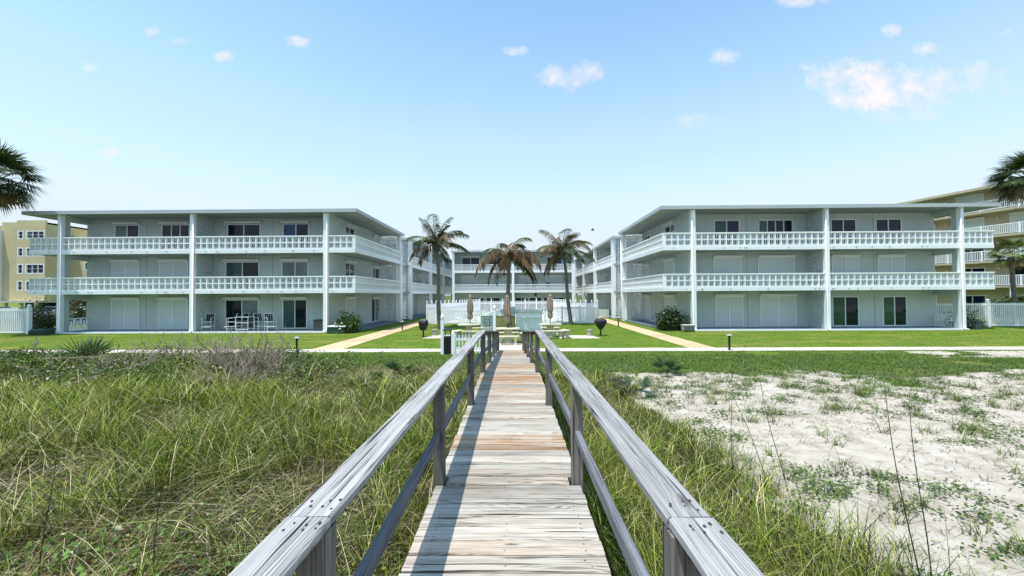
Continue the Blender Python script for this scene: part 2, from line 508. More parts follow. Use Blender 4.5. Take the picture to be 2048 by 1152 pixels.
def blades(pos, h, w, lean, droop, col, seg=3, ang=None, wang=None, tipcol=None):
    """curved tapering blades; pos (n,3), the rest per blade"""
    n = len(pos)
    ang = rng.uniform(0, 2 * PI, n) if ang is None else ang
    wang = ang + PI / 2 + rng.uniform(-.8, .8, n) if wang is None else wang
    dx, dy = np.cos(ang), np.sin(ang)
    wx, wy = np.cos(wang), np.sin(wang)
    ts = [0, .38, .72] if seg == 3 else ([0] if seg == 1 else [0, .5])
    V = []; C = []
    tipcol = col * 1.15 if tipcol is None else tipcol
    def P(t):
        out = np.empty((n, 3))
        d = lean * h * t ** 1.7
        out[:, 0] = pos[:, 0] + dx * d; out[:, 1] = pos[:, 1] + dy * d
        out[:, 2] = pos[:, 2] + h * t * (1 - droop * t ** 2)
        return out
    for t in ts:
        p_ = P(t); ww = w * (1 - .75 * t) * .5
        q = np.stack([wx * ww, wy * ww, np.zeros(n)], 1)
        V += [p_ - q, p_ + q]
        cc = col * (1 - t) + tipcol * t
        C += [cc, cc]
    V.append(P(1.0)); C.append(tipcol)
    k = len(V)
    V = np.stack(V, 1).reshape(-1, 3); C = np.stack(C, 1).reshape(-1, 3)
    T = []
    L = len(ts)
    for i in range(L - 1):
        a = 2 * i
        T += [(a, a + 1, a + 3), (a, a + 3, a + 2)]
    T.append((2 * L - 2, 2 * L - 1, 2 * L))
    T = (np.array(T)[None] + (np.arange(n) * k)[:, None, None]).reshape(-1, 3)
    return V, T, C
def leaves(pos, size, col, flat=.5, asp=.8):
    """small four-cornered leaves with a random facing"""
    n = len(pos)
    nrm = rng.normal(size=(n, 3)); nrm /= np.linalg.norm(nrm, axis=1)[:, None]
    nrm = nrm * (1 - flat) + np.array([0, 0, 1.0]) * flat
    nrm /= np.linalg.norm(nrm, axis=1)[:, None]
    a = rng.normal(size=(n, 3)); a -= (a * nrm).sum(1)[:, None] * nrm
    a /= np.linalg.norm(a, axis=1)[:, None]
    b_ = np.cross(nrm, a)
    s_ = (size * .5)[:, None]
    V = np.stack([pos - a * s_, pos - a * s_ * .1 + b_ * s_ * asp, pos + a * s_ , pos - a * s_ * .1 - b_ * s_ * asp], 1)
    V[:, 2] -= nrm * s_ * .25
    T = (np.array([(0, 1, 2), (0, 2, 3)])[None] + (np.arange(n) * 4)[:, None, None]).reshape(-1, 3)
    return V.reshape(-1, 3), T, np.repeat(col, 4, 0)
def merge(*parts_):
    V = []; T = []; C = []; o = 0
    for v, t, c_ in parts_:
        V.append(v); T.append(t + o); C.append(c_); o += len(v)
    return np.concatenate(V), np.concatenate(T), np.concatenate(C)
def pal(n, cols, wts, var=.22):
    cols = np.array(cols); i = rng.choice(len(cols), n, p=np.array(wts) / sum(wts))
    return cols[i] * rng.uniform(1 - var, 1 + var, (n, 1)) * rng.uniform(.93, 1.07, (n, 3))

# low-frequency value noise in numpy, for the terrain and for where plants grow
_tab = rng.uniform(0, 1, (64, 64))
def vnoise(x, y, s=1.0, o=0):
    x = np.asarray(x) * s + 17.3 + o * 5.1; y = np.asarray(y) * s + 9.7 + o * 3.7
    xi = np.floor(x).astype(int); yi = np.floor(y).astype(int)
    fx = x - xi; fy = y - yi
    fx = fx * fx * (3 - 2 * fx); fy = fy * fy * (3 - 2 * fy)
    g = lambda i, j: _tab[i % 64, j % 64]
    return (g(xi, yi) * (1 - fx) + g(xi + 1, yi) * fx) * (1 - fy) + (g(xi, yi + 1) * (1 - fx) + g(xi + 1, yi + 1) * fx) * fy
def fbm(x, y, s=1.0, o=0):
    return (vnoise(x, y, s, o) * .5 + vnoise(x, y, s * 2.1, o + 3) * .27 + vnoise(x, y, s * 4.3, o + 7) * .15 + vnoise(x, y, s * 9, o + 9) * .08)
def gz_(x, y):
    x = np.asarray(x, float); y = np.asarray(y, float)
    t = 1 - sstep(8.5, 16.6, y)
    base = t * (.34 + .12 * sstep(-1, -6, x))
    bum = t * (fbm(x, y, .45) - .5) * .30 + t * (fbm(x, y, 2.2, 4) - .5) * .07
    under = np.exp(-(x / .9) ** 2) * t
    z = base + bum - under * .06
    z = np.where(np.abs(x) > 45, z * 0 + base * .6, z)
    return z - 3.2 * sstep(-18, -60, y)
# ------------------------------------------------------------------ ground sheet
def axis(dense0, dense1, step, far):
    a = list(np.arange(dense0, dense1 + 1e-6, step))
    lo = [-far, -far * .4, -far * .15, dense0 - 18, dense0 - 6]
    lo = [q for q in lo if q < dense0 - 1]
    hi = [dense1 + 6, dense1 + 18, far * .15 if far * .15 > dense1 + 20 else dense1 + 40, far * .4, far]
    return np.array(sorted(lo) + a + sorted(hi))
xs = axis(-26, 30, .25, 900); ys = axis(-6, 19, .25, 1200)
ys = np.array(sorted(set(list(ys[ys <= 19]) + [-18, -30, -40, -50, -60, -90] + [24, 30, 40, 60, 90, 180, 480, 1200])))
gxm, gym = np.meshgrid(xs, ys)
gzm = gz_(gxm, gym)
nx, ny = len(xs), len(ys)
verts = np.stack([gxm.ravel(), gym.ravel(), gzm.ravel()], 1)
idx = (np.arange(ny - 1)[:, None] * nx + np.arange(nx - 1)[None]).ravel()
quads = np.stack([idx, idx + 1, idx + 1 + nx, idx + nx], 1)
me = bpy.data.meshes.new('ground')
me.from_pydata([tuple(q) for q in verts.tolist()], [], quads.tolist())
me.materials.append(MATS['ground_mat'])
me.polygons.foreach_set('use_smooth', [True] * len(me.polygons))
def m_lawn(x, y):
    e = 16.9 - 2.9 * sstep(-9, -6, x) * (1 - sstep(-1.6, -.8, x)) + 0.0 * x
    l = sstep(e - .8, e + .5, y)
    band = sstep(9.6, 11.6, y + (fbm(x, y, .45, 6) - .5) * 6.5 + (fbm(x, y, 1.6, 6) - .5) * 2.5 + .03 * x) * (x > 0) * .80      # coarse turf on the right
    sandfar = sstep(14.6, 15.4, y) * sstep(13.5, 17, x) * (1 - sstep(17.0, 17.2, y))
    return np.maximum(l, band) * (1 - sandfar * (fbm(x, y, .8, 2) > .42))
def m_sand(x, y):
    r = sstep(1.6, 3.4, x + (fbm(x, y, .5, 8) - .5) * 1.8 - np.clip(4.5 - y, 0, 4) * .38)
    l = np.exp(-(((x + 4.2) / 1.5) ** 2 + ((y - 11.0) / .8) ** 2)) * 1.1
    return np.clip(np.maximum(np.maximum(r, l), sstep(-8, -12, y)), 0, 1)
vx_, vy_ = verts[:, 0], verts[:, 1]
for nm, arr in (('lawn', np.where(vy_ > 17, 1.3, m_lawn(vx_, vy_))), ('sand', np.where(vy_ < 17.2, m_sand(vx_, vy_) * 1.1, 0)),
                ('dry', np.where((vx_ > 10) | (vx_ < -5), .75, .25))):
    at = me.attributes.new(nm, 'FLOAT', 'POINT')
    at.data.foreach_set('value', np.asarray(arr, dtype=np.float32))
ground = struct(link('ground', me))

def sheet(name, poly, z, mat):
    mb = MB(); mb.prism(poly, z - .05, z)
    return struct(part(name, mb, mat, None, (0, 0, 0)))
def slabbed(name, x0, x1, y0, y1, z, mat, along, step):
    base = sheet(name, [(x0, y0), (x1, y0), (x1, y1), (x0, y1)], z - .012, 'concrete')
    a, e = (x0, x1) if along == 'x' else (y0, y1)
    me = None; r = random.Random(3)
    while a < e - .01:
        b_ = min(a + step, e); mb = MB()
        if me is None or b_ - a < step - .01:
            w = b_ - a - .022
            if along == 'x': mb.box(0, w, 0, y1 - y0, -.03, 0)
            else: mb.box(0, x1 - x0, 0, w, -.03, 0)
            me = mb.mesh('slab', mat)
        o = bpy.data.objects.new('slab', me); COL.objects.link(o); o.parent = base
        o.location = Vector((a if along == 'x' else x0, y0 if along == 'x' else a, z + r.uniform(-.003, .004))) - WP[base.name]
        o.rotation_euler = (0, 0, r.uniform(-.004, .004))
        a = b_
slabbed('walkway', -45, 45, 17.30, 18.26, .020, 'path_concrete', 'x', 1.52)
slabbed('path', -9.45, -8.05, 18.285, 39.4, .014, 'path_tan', 'y', 1.5)
slabbed('path', 7.75, 8.95, 18.285, 63.2, .014, 'path_tan', 'y', 1.5)
mb = MB(); mb.box(-900, 900, -1200, -36, -1.9, -1.6); struct(part('sea', mb, 'sea_water', None, (0, 0, 0)))
sheet('pool_deck', [(-7.6, 34.4), (6.6, 34.4), (6.6, 51), (-7.6, 51)], .02, 'pool_deck')
sheet('path', [(-9.45, 39.505), (-8.05, 39.505), (-8.05, 64), (-9.45, 64)], .012, 'path_concrete')
sheet('parking_lot', [(-120, 37), (-36, 37), (-36, 66), (-120, 66)], .008, 'garage_dark')

# ------------------------------------------------------------------ the apartment buildings
C0 = -0.6                    # middle of the courtyard
FL = [0.10, 2.83, 5.56]      # floor levels
SB = [None, 2.66, 5.38]      # underside of the balcony slabs
SOFF = 8.09
def wall_holes(mb, T, a0, a1, z0, z1, holes, rev=.10):
    """a wall face with real openings: T(a, d, z) maps along/outward/up to the world"""
    A = sorted({a0, a1, *[h[0] for h in holes], *[h[1] for h in holes]})
    Z = sorted({z0, z1, *[h[2] for h in holes], *[h[3] for h in holes]})
    A = [q for q in A if a0 <= q <= a1]; Z = [q for q in Z if z0 <= q <= z1]
    for i in range(len(A) - 1):
        j = 0
        while j < len(Z) - 1:
            ca = (A[i] + A[i + 1]) / 2
            solid = lambda zz: not any(h[0] < ca < h[1] and h[2] < zz < h[3] for h in holes)
            if not solid((Z[j] + Z[j + 1]) / 2): j += 1; continue
            k = j
            while k + 1 < len(Z) - 1 and solid((Z[k + 1] + Z[k + 2]) / 2): k += 1
            mb.add([T(A[i], 0, Z[j]), T(A[i + 1], 0, Z[j]), T(A[i + 1], 0, Z[k + 1]), T(A[i], 0, Z[k + 1])], [(0, 1, 2, 3)])
            j = k + 1
    for (b0, b1, c0, c1) in holes:
        for (p_, q) in (((b0, c0), (b1, c0)), ((b1, c0), (b1, c1)), ((b1, c1), (b0, c1)), ((b0, c1), (b0, c0))):
            mb.add([T(p_[0], 0, p_[1]), T(q[0], 0, q[1]), T(q[0], -rev, q[1]), T(p_[0], -rev, p_[1])], [(0, 1, 2, 3)])
def tbox(mb, T, a0, a1, d0, d1, z0, z1, mi=None):
    p_ = T(a0, d0, z0); q = T(a1, d1, z1)
    mb.box(p_[0], q[0], p_[1], q[1], p_[2], q[2], mi)
def slider(par, T, a0, a1, z0, z1, panes, rev=.10, frame='window_frame', fw=.055, grid=False, handle=False):
    fm = MB()
    tbox(fm, T, a0 + .002, a0 + fw, -rev + .01, .012, z0 + .002, z1 - .002); tbox(fm, T, a1 - fw, a1 - .002, -rev + .01, .012, z0 + .002, z1 - .002)
    tbox(fm, T, a0 + fw, a1 - fw, -rev + .01, .012, z1 - fw, z1 - .002); tbox(fm, T, a0 + fw, a1 - fw, -rev + .01, .012, z0 + .002, z0 + fw)
    n = len(panes); w = (a1 - a0 - 2 * fw) / n
    for i in range(1, n):
        c_ = a0 + fw + w * i
        tbox(fm, T, c_ - .03, c_ + .03, -rev + .02, -.01, z0 + fw, z1 - fw)
    if grid:
        zc = (z0 + z1) / 2
        tbox(fm, T, a0 + fw, a1 - fw, -rev + .02, -.012, zc - .02, zc + .02)
    w_ = part('sliding_door' if z0 < .3 or (z1 - z0) > 1.7 else 'window', fm, frame, par)
    for i, g in enumerate(panes):
        pm = MB()
        b0 = a0 + fw + w * i + (.03 if i else 0); b1 = a0 + fw + w * (i + 1) - (.03 if i < n - 1 else 0)
        d = -rev + .035 + (.018 if i % 2 else 0)
        tbox(pm, T, b0, b1, d - .012, d, z0 + fw, z1 - fw)
        part('pane', pm, g, w_)
    if handle:
        hm = MB(); tbox(hm, T, a1 - fw - .09, a1 - fw - .05, -.02, .03, z0 + .95, z0 + 1.15); part('handle', hm, 'black_paint', w_)
    return w_
def roller(par, T, a0, a1, z0, z1, two=True, sill=True):
    """closed roll-down storm shutter: ribbed curtain between side rails"""
    st = MB()
    tbox(st, T, a0 - .03, a1 + .03, .002, .07, z1, z1 + .05)
    rail_ = part('storm_shutter', st, 'window_frame', par)
    for a in ([a0, a1] + ([(a0 + a1) / 2] if two else [])):
        st = MB(); tbox(st, T, a - .03, a + .03, .002, .07, z0, z1 - .002); part('guide_rail', st, 'window_frame', rail_)
    segs = [(a0 + .03, (a0 + a1) / 2 - .03), ((a0 + a1) / 2 + .03, a1 - .03)] if two else [(a0 + .03, a1 - .03)]
    for (b0, b1) in segs:
        mb = MB(); z = z0; n = 0; pv = []
        while z < z1 - .001:
            zz = min(z + .055, z1)
            pv.append((z, .018)); pv.append((zz - .012, .034)); z = zz
        pv.append((z1, .018))
        vs = []; fs = []
        for (zz, d) in pv: vs += [T(b0, d, zz), T(b1, d, zz)]
        for i in range(len(pv) - 1): fs.append((2 * i, 2 * i + 1, 2 * i + 3, 2 * i + 2))
        mb.add(vs, fs); part('rolling_shutter', mb, 'shutter', rail_)
def shbox(par, T, a0, a1, z1, h=.19, d=.2):
    mb = MB()
    P_ = [(0.002, z1 - h), (d, z1 - h), (d, z1 - .05), (d - .05, z1), (0.002, z1)]
    vs = [T(a0, dd, zz) for dd, zz in P_] + [T(a1, dd, zz) for dd, zz in P_]
    n = 5
    mb.add(vs, [(0, 1, 2, 3, 4), (9, 8, 7, 6, 5)] + [(i, i + n, (i + 1) % n + n, (i + 1) % n) for i in range(n)])
    part('shutter_box', mb, 'shutter_box', par)

# one decorative block: an outer frame, a raised U and a tongue inside it
BW = .405
def block_mesh():
    mb = MB(); t = .036; d = .075; w = BW / 2 - .001; h = BW - .002
    mb.box(-w, -w + t, -d, d, 0, h); mb.box(w - t, w, -d, d, 0, h)
    mb.box(-w + t, w - t, -d, d, 0, t); mb.box(-w + t, w - t, -d, d, h - t, h)
    q = .022; e = d - .045; a = w - t - .038
    mb.box(-a, -a + q, -e, e, t + .045, h - t); mb.box(a - q, a, -e, e, t + .045, h - t)
    mb.box(-a + q, a - q, -e, e, t + .045, t + .045 + q)
    mb.box(-.014, .014, -e, e, t + .13, h - t)
    return mb.mesh('breeze_block', 'white_paint')
BLOCK = block_mesh()
def screen(mb, T, a0, a1, z0, z1, cell=.305, d0=-.05, d1=.05, seed=1):
    """pierced block screen: frames with off-centre bars in each block"""
    r = random.Random(seed)
    n = max(1, round((a1 - a0) / cell)); k = max(1, round((z1 - z0) / cell))
    ca = (a1 - a0) / n; cz = (z1 - z0) / k; t = .022
    for i in range(n + 1):
        a = a0 + ca * i
        tbox(mb, T, max(a0, a - t), min(a1, a + t), d0, d1, z0, z1)
    for i in range(n):
        A0 = a0 + ca * i + (t if i or True else 0); A1 = a0 + ca * (i + 1) - t
        for j in range(k + 1):
            z = z0 + cz * j
            tbox(mb, T, A0, A1, d0, d1, max(z0, z - t), min(z1, z + t))
        for j in range(k):
            Z0 = z0 + cz * j + t; Z1 = z0 + cz * (j + 1) - t
            m_ = (i + j) % 4
            f1 = .36 if m_ < 2 else .64
            if (i + 2 * j) % 2:
                am = A0 + (A1 - A0) * f1
                tbox(mb, T, am - .02, am + .02, d0 + .01, d1 - .01, Z0, Z1)
                zz = Z0 + (Z1 - Z0) * (1 - f1)
                tbox(mb, T, (am + .02) if f1 < .5 else A0, A1 if f1 < .5 else (am - .02), d0 + .01, d1 - .01, zz - .02, zz + .02)
            else:
                zz = Z0 + (Z1 - Z0) * f1
                tbox(mb, T, A0, A1, d0 + .01, d1 - .01, zz - .02, zz + .02)
                am = A0 + (A1 - A0) * (1 - f1)
                tbox(mb, T, am - .02, am + .02, d0 + .01, d1 - .01, Z0 if f1 > .5 else zz + .02, zz - .02 if f1 > .5 else Z1)
def lattice(mb, T, a0, a1, z0, rows, cell, d0, d1, cross=False):
    n = max(1, round((a1 - a0) / cell)); c_ = (a1 - a0) / n; t = .03; h = cell
    for i in range(n + 1):
        a = a0 + c_ * i
        tbox(mb, T, max(a0, a - t), min(a1, a + t), d0, d1, z0, z0 + rows * h)
    for i in range(n):
        for j in range(rows + 1):
            z = z0 + h * j
            tbox(mb, T, a0 + c_ * i + t, a0 + c_ * (i + 1) - t, d0, d1, max(z0, z - t), min(z0 + rows * h, z + t))
        for j in range(rows):
            am = a0 + c_ * (i + .5); zm = z0 + h * (j + .5); q = .022
            if cross:
                e = (d0 + d1) / 2
                for (sx, sz) in ((1, 1), (1, -1)):
                    pts = []
                    r1 = c_ / 2 - t; r2 = h / 2 - t
                    for s_ in (-1, 1):
                        for o_ in (-1, 1):
                            pts.append((am + s_ * r1 + o_ * q * (1 if sz * sx > 0 else 1), zm + s_ * r2 * sz - o_ * q * sz * 0))
                    vs = [T(pts[0][0], d1 - .02, pts[0][1]), T(pts[1][0], d1 - .02, pts[1][1]), T(pts[3][0], d1 - .02, pts[3][1]), T(pts[2][0], d1 - .02, pts[2][1])]
                    vs += [T(pts[0][0], d0 + .02, pts[0][1]), T(pts[1][0], d0 + .02, pts[1][1]), T(pts[3][0], d0 + .02, pts[3][1]), T(pts[2][0], d0 + .02, pts[2][1])]
                    mb.add(vs, [(0, 1, 2, 3), (7, 6, 5, 4), (0, 4, 5, 1), (1, 5, 6, 2), (2, 6, 7, 3), (3, 7, 4, 0)])
                tbox(mb, T, am - .07, am + .07, d0 + .012, d1 - .012, zm - .07, zm + .07)
            else:
                tbox(mb, T, am - q, am + q, d0 + .01, d1 - .01, z0 + h * j + t, z0 + h * (j + 1) - t - .1)

def wing(s, spec, label):
    KX = .0205 if s < 0 else -.0137
    U = lambda u: C0 + s * (u + max(0, u - 12.5) * KX)
    root = thing('apartment_building', label, 'apartment building', (U(21.2), 32, 0))
    YF, YW, YB = 26.7, 28.5, 37.0
    TF = lambda a, d, z: (a, YW - d, z)                       # recessed front wall, faces the sea
    TC = lambda a, d, z: (U(12.15 - d), a, z)                 # wall along the courtyard
    win_f = spec['front']; win_c = spec['court']
    wm = MB()
    lo, hi = sorted((U(12.15), U(30.2)))
    holes = [(h[0], h[1], h[2], h[3]) for h in win_f if h[4] != 'S']
    for k in range(3):
        z0 = FL[k]; z1 = SB[k + 1] if k < 2 else SOFF
        wall_holes(wm, TF, lo, hi, z0, z1, [h for h in holes if z0 <= h[2] < z1])
        hc = [(h[0], h[1], h[2], h[3]) for h in win_c if h[4] != 'S' and z0 <= h[2] < z1]
        hc.append((YF + .5, YF + 1.62, z0 + .35, z1 - .42))    # shallow blind niche beside the corner column
        wall_holes(wm, TC, YF + .16, YB, z0, z1, hc, .08)
        # backs of the niches
        wm.add([TC(YF + .5, -.08, z0 + .35), TC(YF + 1.62, -.08, z0 + .35), TC(YF + 1.62, -.08, z1 - .42), TC(YF + .5, -.08, z1 - .42)], [(0, 1, 2, 3)])
        # wall return behind the corner column, end wall pier by the outer column
        x0, x1 = sorted((U(12.15), U(12.32)))
        x0, x1 = sorted((U(12.17), U(12.34)))
        wm.box(x0, x1, YF + .17, YW - .002, z0, z1)
        x0, x1 = sorted((U(30.03), U(30.2)))
        wm.box(x0, x1, YW + .002, YB, z0, z1)
        wm.box(x0, x1, YF + .17, YF + .55, z0 + .0, z1)
        wm.box(x0, x1, YF + .55, YW - .003, z1 - (.32 if k else .38), z1)
        # rear wall
        x0, x1 = sorted((U(12.2), U(30.0)))
        wm.box(x0, x1, YB - .1, YB + .05, z0, z1)
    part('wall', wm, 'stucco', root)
    # thin vertical joints between wall panels
    jm = MB()
    for k in range(3):
        z0 = FL[k]; z1 = (SB[k + 1] if k < 2 else SOFF) - .01
        for u in (16.9, 25.9):
            a = U(u); tbox(jm, TF, a - .012, a + .012, .001, .02, z0, z1)
    part('wall_joint', jm, 'soffit', root)
    # windows, doors and shutters
    for lst, T in ((win_f, TF), (win_c, TC)):
        for (a0, a1, z0, z1, kind, panes) in lst:
            if kind == 'S': roller(root, T, a0, a1, z0, z1, two=panes != 1)
            else: slider(root, T, a0, a1, z0, z1, panes, grid=(kind == 'G'), handle=(kind == 'D'))
            if panes != 'nobox' and not (kind == 'D' and s > 0): shbox(root, T, a0 - .06, a1 + .06, z1 + .21 + (.03 if kind == 'S' else 0))
    # sills under ground floor doors
    # slabs
    for k in (1, 2):
        sm = MB(); zt = FL[k]
        lo, hi = sorted((U(10.3), U(32.2)))
        sm.box(lo, hi, YF + .0, YW - .002, SB[k], zt)
        x0, x1 = sorted((U(10.3), U(12.149)))
        sm.box(x0, x1, YW - .002, YB + .25, SB[k], zt)
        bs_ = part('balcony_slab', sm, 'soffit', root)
        em = MB(); em.box(lo - .012, hi + .012, YF - .022, YF - .002, SB[k] - .01, zt - .022)
        x0, x1 = sorted((U(10.3), U(10.285))); em.box(x0, x1, YF - .001, YB + .25, SB[k] - .01, zt - .022)
        part('slab_edge', em, 'slab_paint', bs_)
        gm = MB(); gm.box(lo + .18, hi - .18, YF + .17, YW - .01, zt + .001, zt + .006); part('floor_coating', gm, 'floor_grey', bs_)
        km = MB()           # the low kerb the blocks stand on, with its drain notches
        zk = zt + .10
        a = lo
        km.box(lo, hi, YF - .02, YF + .16, zt - .02, zk)
        x0, x1 = sorted((U(10.28), U(10.46)))
        km.box(x0, x1, YF + .16, YB + .2, zt - .02, zk)
        x0, x1 = sorted((U(32.04), U(32.22)))
        km.box(x0, x1, YF + .16, YW - .1, zt - .02, zk)
        par_ = part('balcony_parapet', km, 'white_paint', root)
        cap = MB()
        zc = zk + 2 * BW
        cap.box(lo - .01, hi + .01, YF - .035, YF + .175, zc, zc + .065)
        x0, x1 = sorted((U(10.265), U(10.475)))
        cap.box(x0, x1, YF + .176, YB + .2, zc, zc + .065)
        x0, x1 = sorted((U(32.025), U(32.235)))
        cap.box(x0, x1, YF + .176, YW - .1, zc, zc + .065)
        cap.box(*sorted((U(10.29), U(10.45))), YF - .01, YF + .15, zk, zc)
        part('coping', cap, 'white_paint', par_)
        # the blocks of the front, one by one
        for (u0, u1) in ((10.46, 12.14), (12.46, 21.04), (21.36, 29.94), (30.26, 32.19)):
            n = round((u1 - u0) / BW); st = (u1 - u0) / n
            for i in range(n):
                for r_ in range(2):
                    o = bpy.data.objects.new('breeze_block', BLOCK); COL.objects.link(o)
                    o.parent = par_
                    o.location = Vector((U(u0 + st * (i + .5)), YF + .07 + random.uniform(-.003, .003), zk + BW * r_)) - WP[par_.name]
                    o.scale = (abs(U(u0 + st) - U(u0)) / BW, 1, 1)
        sm = MB()
        Ts = lambda a, d, z: (U(10.37 - d), a, z)
        lattice(sm, Ts, YF + .16, YB + .05, zk, 2, BW, -.07, .07)
        part('side_blocks', sm, 'white_paint', par_, stuff=True)
        To = lambda a, d, z: (U(32.13 + d), a, z)
        sm = MB(); lattice(sm, To, YF + .16, YW - .1, zk, 2, BW, -.07, .07)
        part('side_blocks', sm, 'white_paint', par_, stuff=True)
        dm = MB()
        r = random.Random(k * 10 + (s > 0))
        for i in range(16):
            u = r.uniform(10.9, 31.8)
            if min(abs(u - q) for q in (12.3, 21.2, 30.1)) < .3: continue
            x = U(u)
            dm.box(x - .03, x + .03, YF - .11, YF + .02, zt - .055, zt - .023)
        part('drain_spout', dm, 'grey_metal', par_)
    # roof
    rm = MB()
    lo, hi = sorted((U(10.15), U(32.4)))
    rm.box(lo, hi, YF - .22, YB + .75, SOFF, SOFF + .10)
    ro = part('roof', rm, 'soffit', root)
    fm = MB()
    fm.box(lo - .03, hi + .03, YF - .27, YF - .221, SOFF - .03, SOFF + .20)
    e0, e1 = sorted((U(10.15), U(10.10)))
    fm.box(e0, e1, YF - .219, YB + .75, SOFF - .03, SOFF + .20)
    e0, e1 = sorted((U(32.4), U(32.45)))
    fm.box(e0, e1, YF - .219, YB + .75, SOFF - .03, SOFF + .20)
    part('fascia', fm, 'roof_edge', ro)
    gm = MB(); gm.box(lo + .002, hi - .002, YF - .215, YB + .74, SOFF + .102, SOFF + .17); part('roof_gravel', gm, 'roof_gravel', ro)
    vm = MB(); vm.lathe(U(20.1), 31, [(.4, 0), (.4, .2), (.55, .25), (.35, .45), (0.05, .5)], 12, None, SOFF + .17); part('roof_vent', vm, 'grey_metal', ro, smooth=True)
    # columns and downspouts
    for u in (12.3, 21.2, 30.1):
        cmb = MB(); cmb.box(U(u) - .15, U(u) + .15, YF - .04, YF + .165, 0, SOFF - .002)
        part('column', cmb, 'white_paint', root, bevel=.008)
        dmb = MB(); xx = U(u) + (.115 if s < 0 else -.115)
        dmb.tube([(xx, YF - .085, SOFF - .1), (xx, YF - .085, .22), (xx, YF - .2, .10), (xx, YF - .32, .07)], .04, 8)
        part('downspout', dmb, 'white_paint', root, smooth=True)
    cmb = MB(); x0, x1 = sorted((U(10.33), U(10.62))); cmb.box(x0, x1, YB + .06, YB + .36, 0, SOFF - .002)
    part('column', cmb, 'white_paint', root)
    dmb = MB(); xx = U(10.25); dmb.tube([(xx, YB + .32, SOFF - .1), (xx, YB + .32, .2), (U(10.05), YB + .28, .08)], .045, 8); part('downspout', dmb, 'white_paint', root, smooth=True)
    # partition between the two flats, pierced in the middle
    for k in range(3):
        z0 = FL[k] + .002; z1 = (SB[k + 1] if k < 2 else SOFF) - .002
        pm = MB(); TP = lambda a, d, z: (U(21.2) + d, a, z)
        zs0 = z0 + .12; zs1 = z0 + .12 + 7 * .305
        tbox(pm, TP, YF + .17, YF + .55, -.075, .075, z0, z1)
        tbox(pm, TP, YF + .55, YW - .003, -.075, .075, zs1, z1)
        tbox(pm, TP, YF + .55, YW - .003, -.075, .075, z0, zs0)
        tbox(pm, TP, YW - .2, YW - .003, -.075, .075, zs0, zs1)
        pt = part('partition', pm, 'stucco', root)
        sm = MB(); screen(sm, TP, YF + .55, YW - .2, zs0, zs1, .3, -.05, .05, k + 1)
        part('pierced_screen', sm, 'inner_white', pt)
        # screen closing the courtyard gallery at its far end
        TS = lambda a, d, z: (a, YB - d, z)
        a0, a1 = sorted((U(10.63), U(12.147)))
        sm = MB(); screen(sm, TS, a0, a1, z0 + .02, z1, .305, -.05, .05, k + 5)
        part('pierced_screen', sm, 'white_paint', root)
    # low block wall at the outer end of the ground floor terrace
    TO = lambda a, d, z: (U(30.12) + d, a, z)
    sm = MB(); lattice(sm, TO, YF + .55, YW - .01, .11, 2, .42, -.07, .07)
    tbox(sm, TO, YF + .55, YW - .01, -.08, .08, .95, 1.0)
    part('low_block_wall', sm, 'white_paint', root)
    # terrace
    tm = MB(); lo, hi = sorted((U(12.3), U(30.3)))
    tm.box(lo, hi, YF - .02, YW + .15, 0.005, .10)
    x0, x1 = sorted((U(10.5), U(12.298))); tm.box(x0, x1, YF + 1.2, YB + .3, .005, .10)
    te = part('terrace', tm, 'floor_grey', root)
    em = MB(); em.box(lo, hi, YF - .16, YF - .022, .004, .095); part('terrace_edge', em, 'white_paint', te)
    return root

def wx(px): return X(px, 28.5)
def cy(px, s): return abs((C0 + s * 12.15) / X(px, 1.0))
def FW(p0, p1, k, kind, panes, top=None):
    z0 = FL[k] + (.03 if k == 0 else (.0 if kind in 'SD' else 0.0))
    z1 = FL[k] + (2.12 if top is None else top)
    return (wx(p0), wx(p1), z0 + .005, z1, kind, panes)
def CW(p0, p1, k, kind, panes, s, door):
    a, b_ = sorted((cy(p0, s), cy(p1, s)))
    z0 = FL[k] + (.04 if door else .98)
    return (a, b_, z0, FL[k] + 2.1, kind, panes)
NAV, DRK, TEA, GRN, CUR, BLU = 'glass_navy', 'glass_dark', 'glass_teal', 'glass_green', 'glass_curtain', 'glass_blue'
left_spec = dict(front=[
    FW(228, 277, 2, 'D', [CUR, NAV]), FW(322, 378, 2, 'D', [DRK, NAV, NAV]), FW(453, 520, 2, 'D', [NAV, NAV]), FW(565, 617, 2, 'D', [BLU, NAV]),
    FW(225, 278, 1, 'S', 2), FW(320, 376, 1, 'S', 2), FW(450, 518, 1, 'D', [TEA, DRK]), FW(563, 616, 1, 'D', [CUR, CUR]),
    FW(225, 279, 0, 'S', 2), FW(320, 376, 0, 'S', 2), FW(450, 517, 0, 'D', [DRK, CUR]), FW(565, 614, 0, 'D', [TEA, DRK])],
    court=[CW(690, 709, 2, 'G', [TEA, DRK], -1, False), CW(745, 759, 2, 'S', 1, -1, True),
           CW(690, 709, 1, 'G', [DRK, DRK], -1, False), CW(745, 758, 1, 'D', [CUR, DRK], -1, True),
           CW(690, 709, 0, 'S', 1, -1, False), CW(743, 758, 0, 'D', [DRK, CUR], -1, True)])
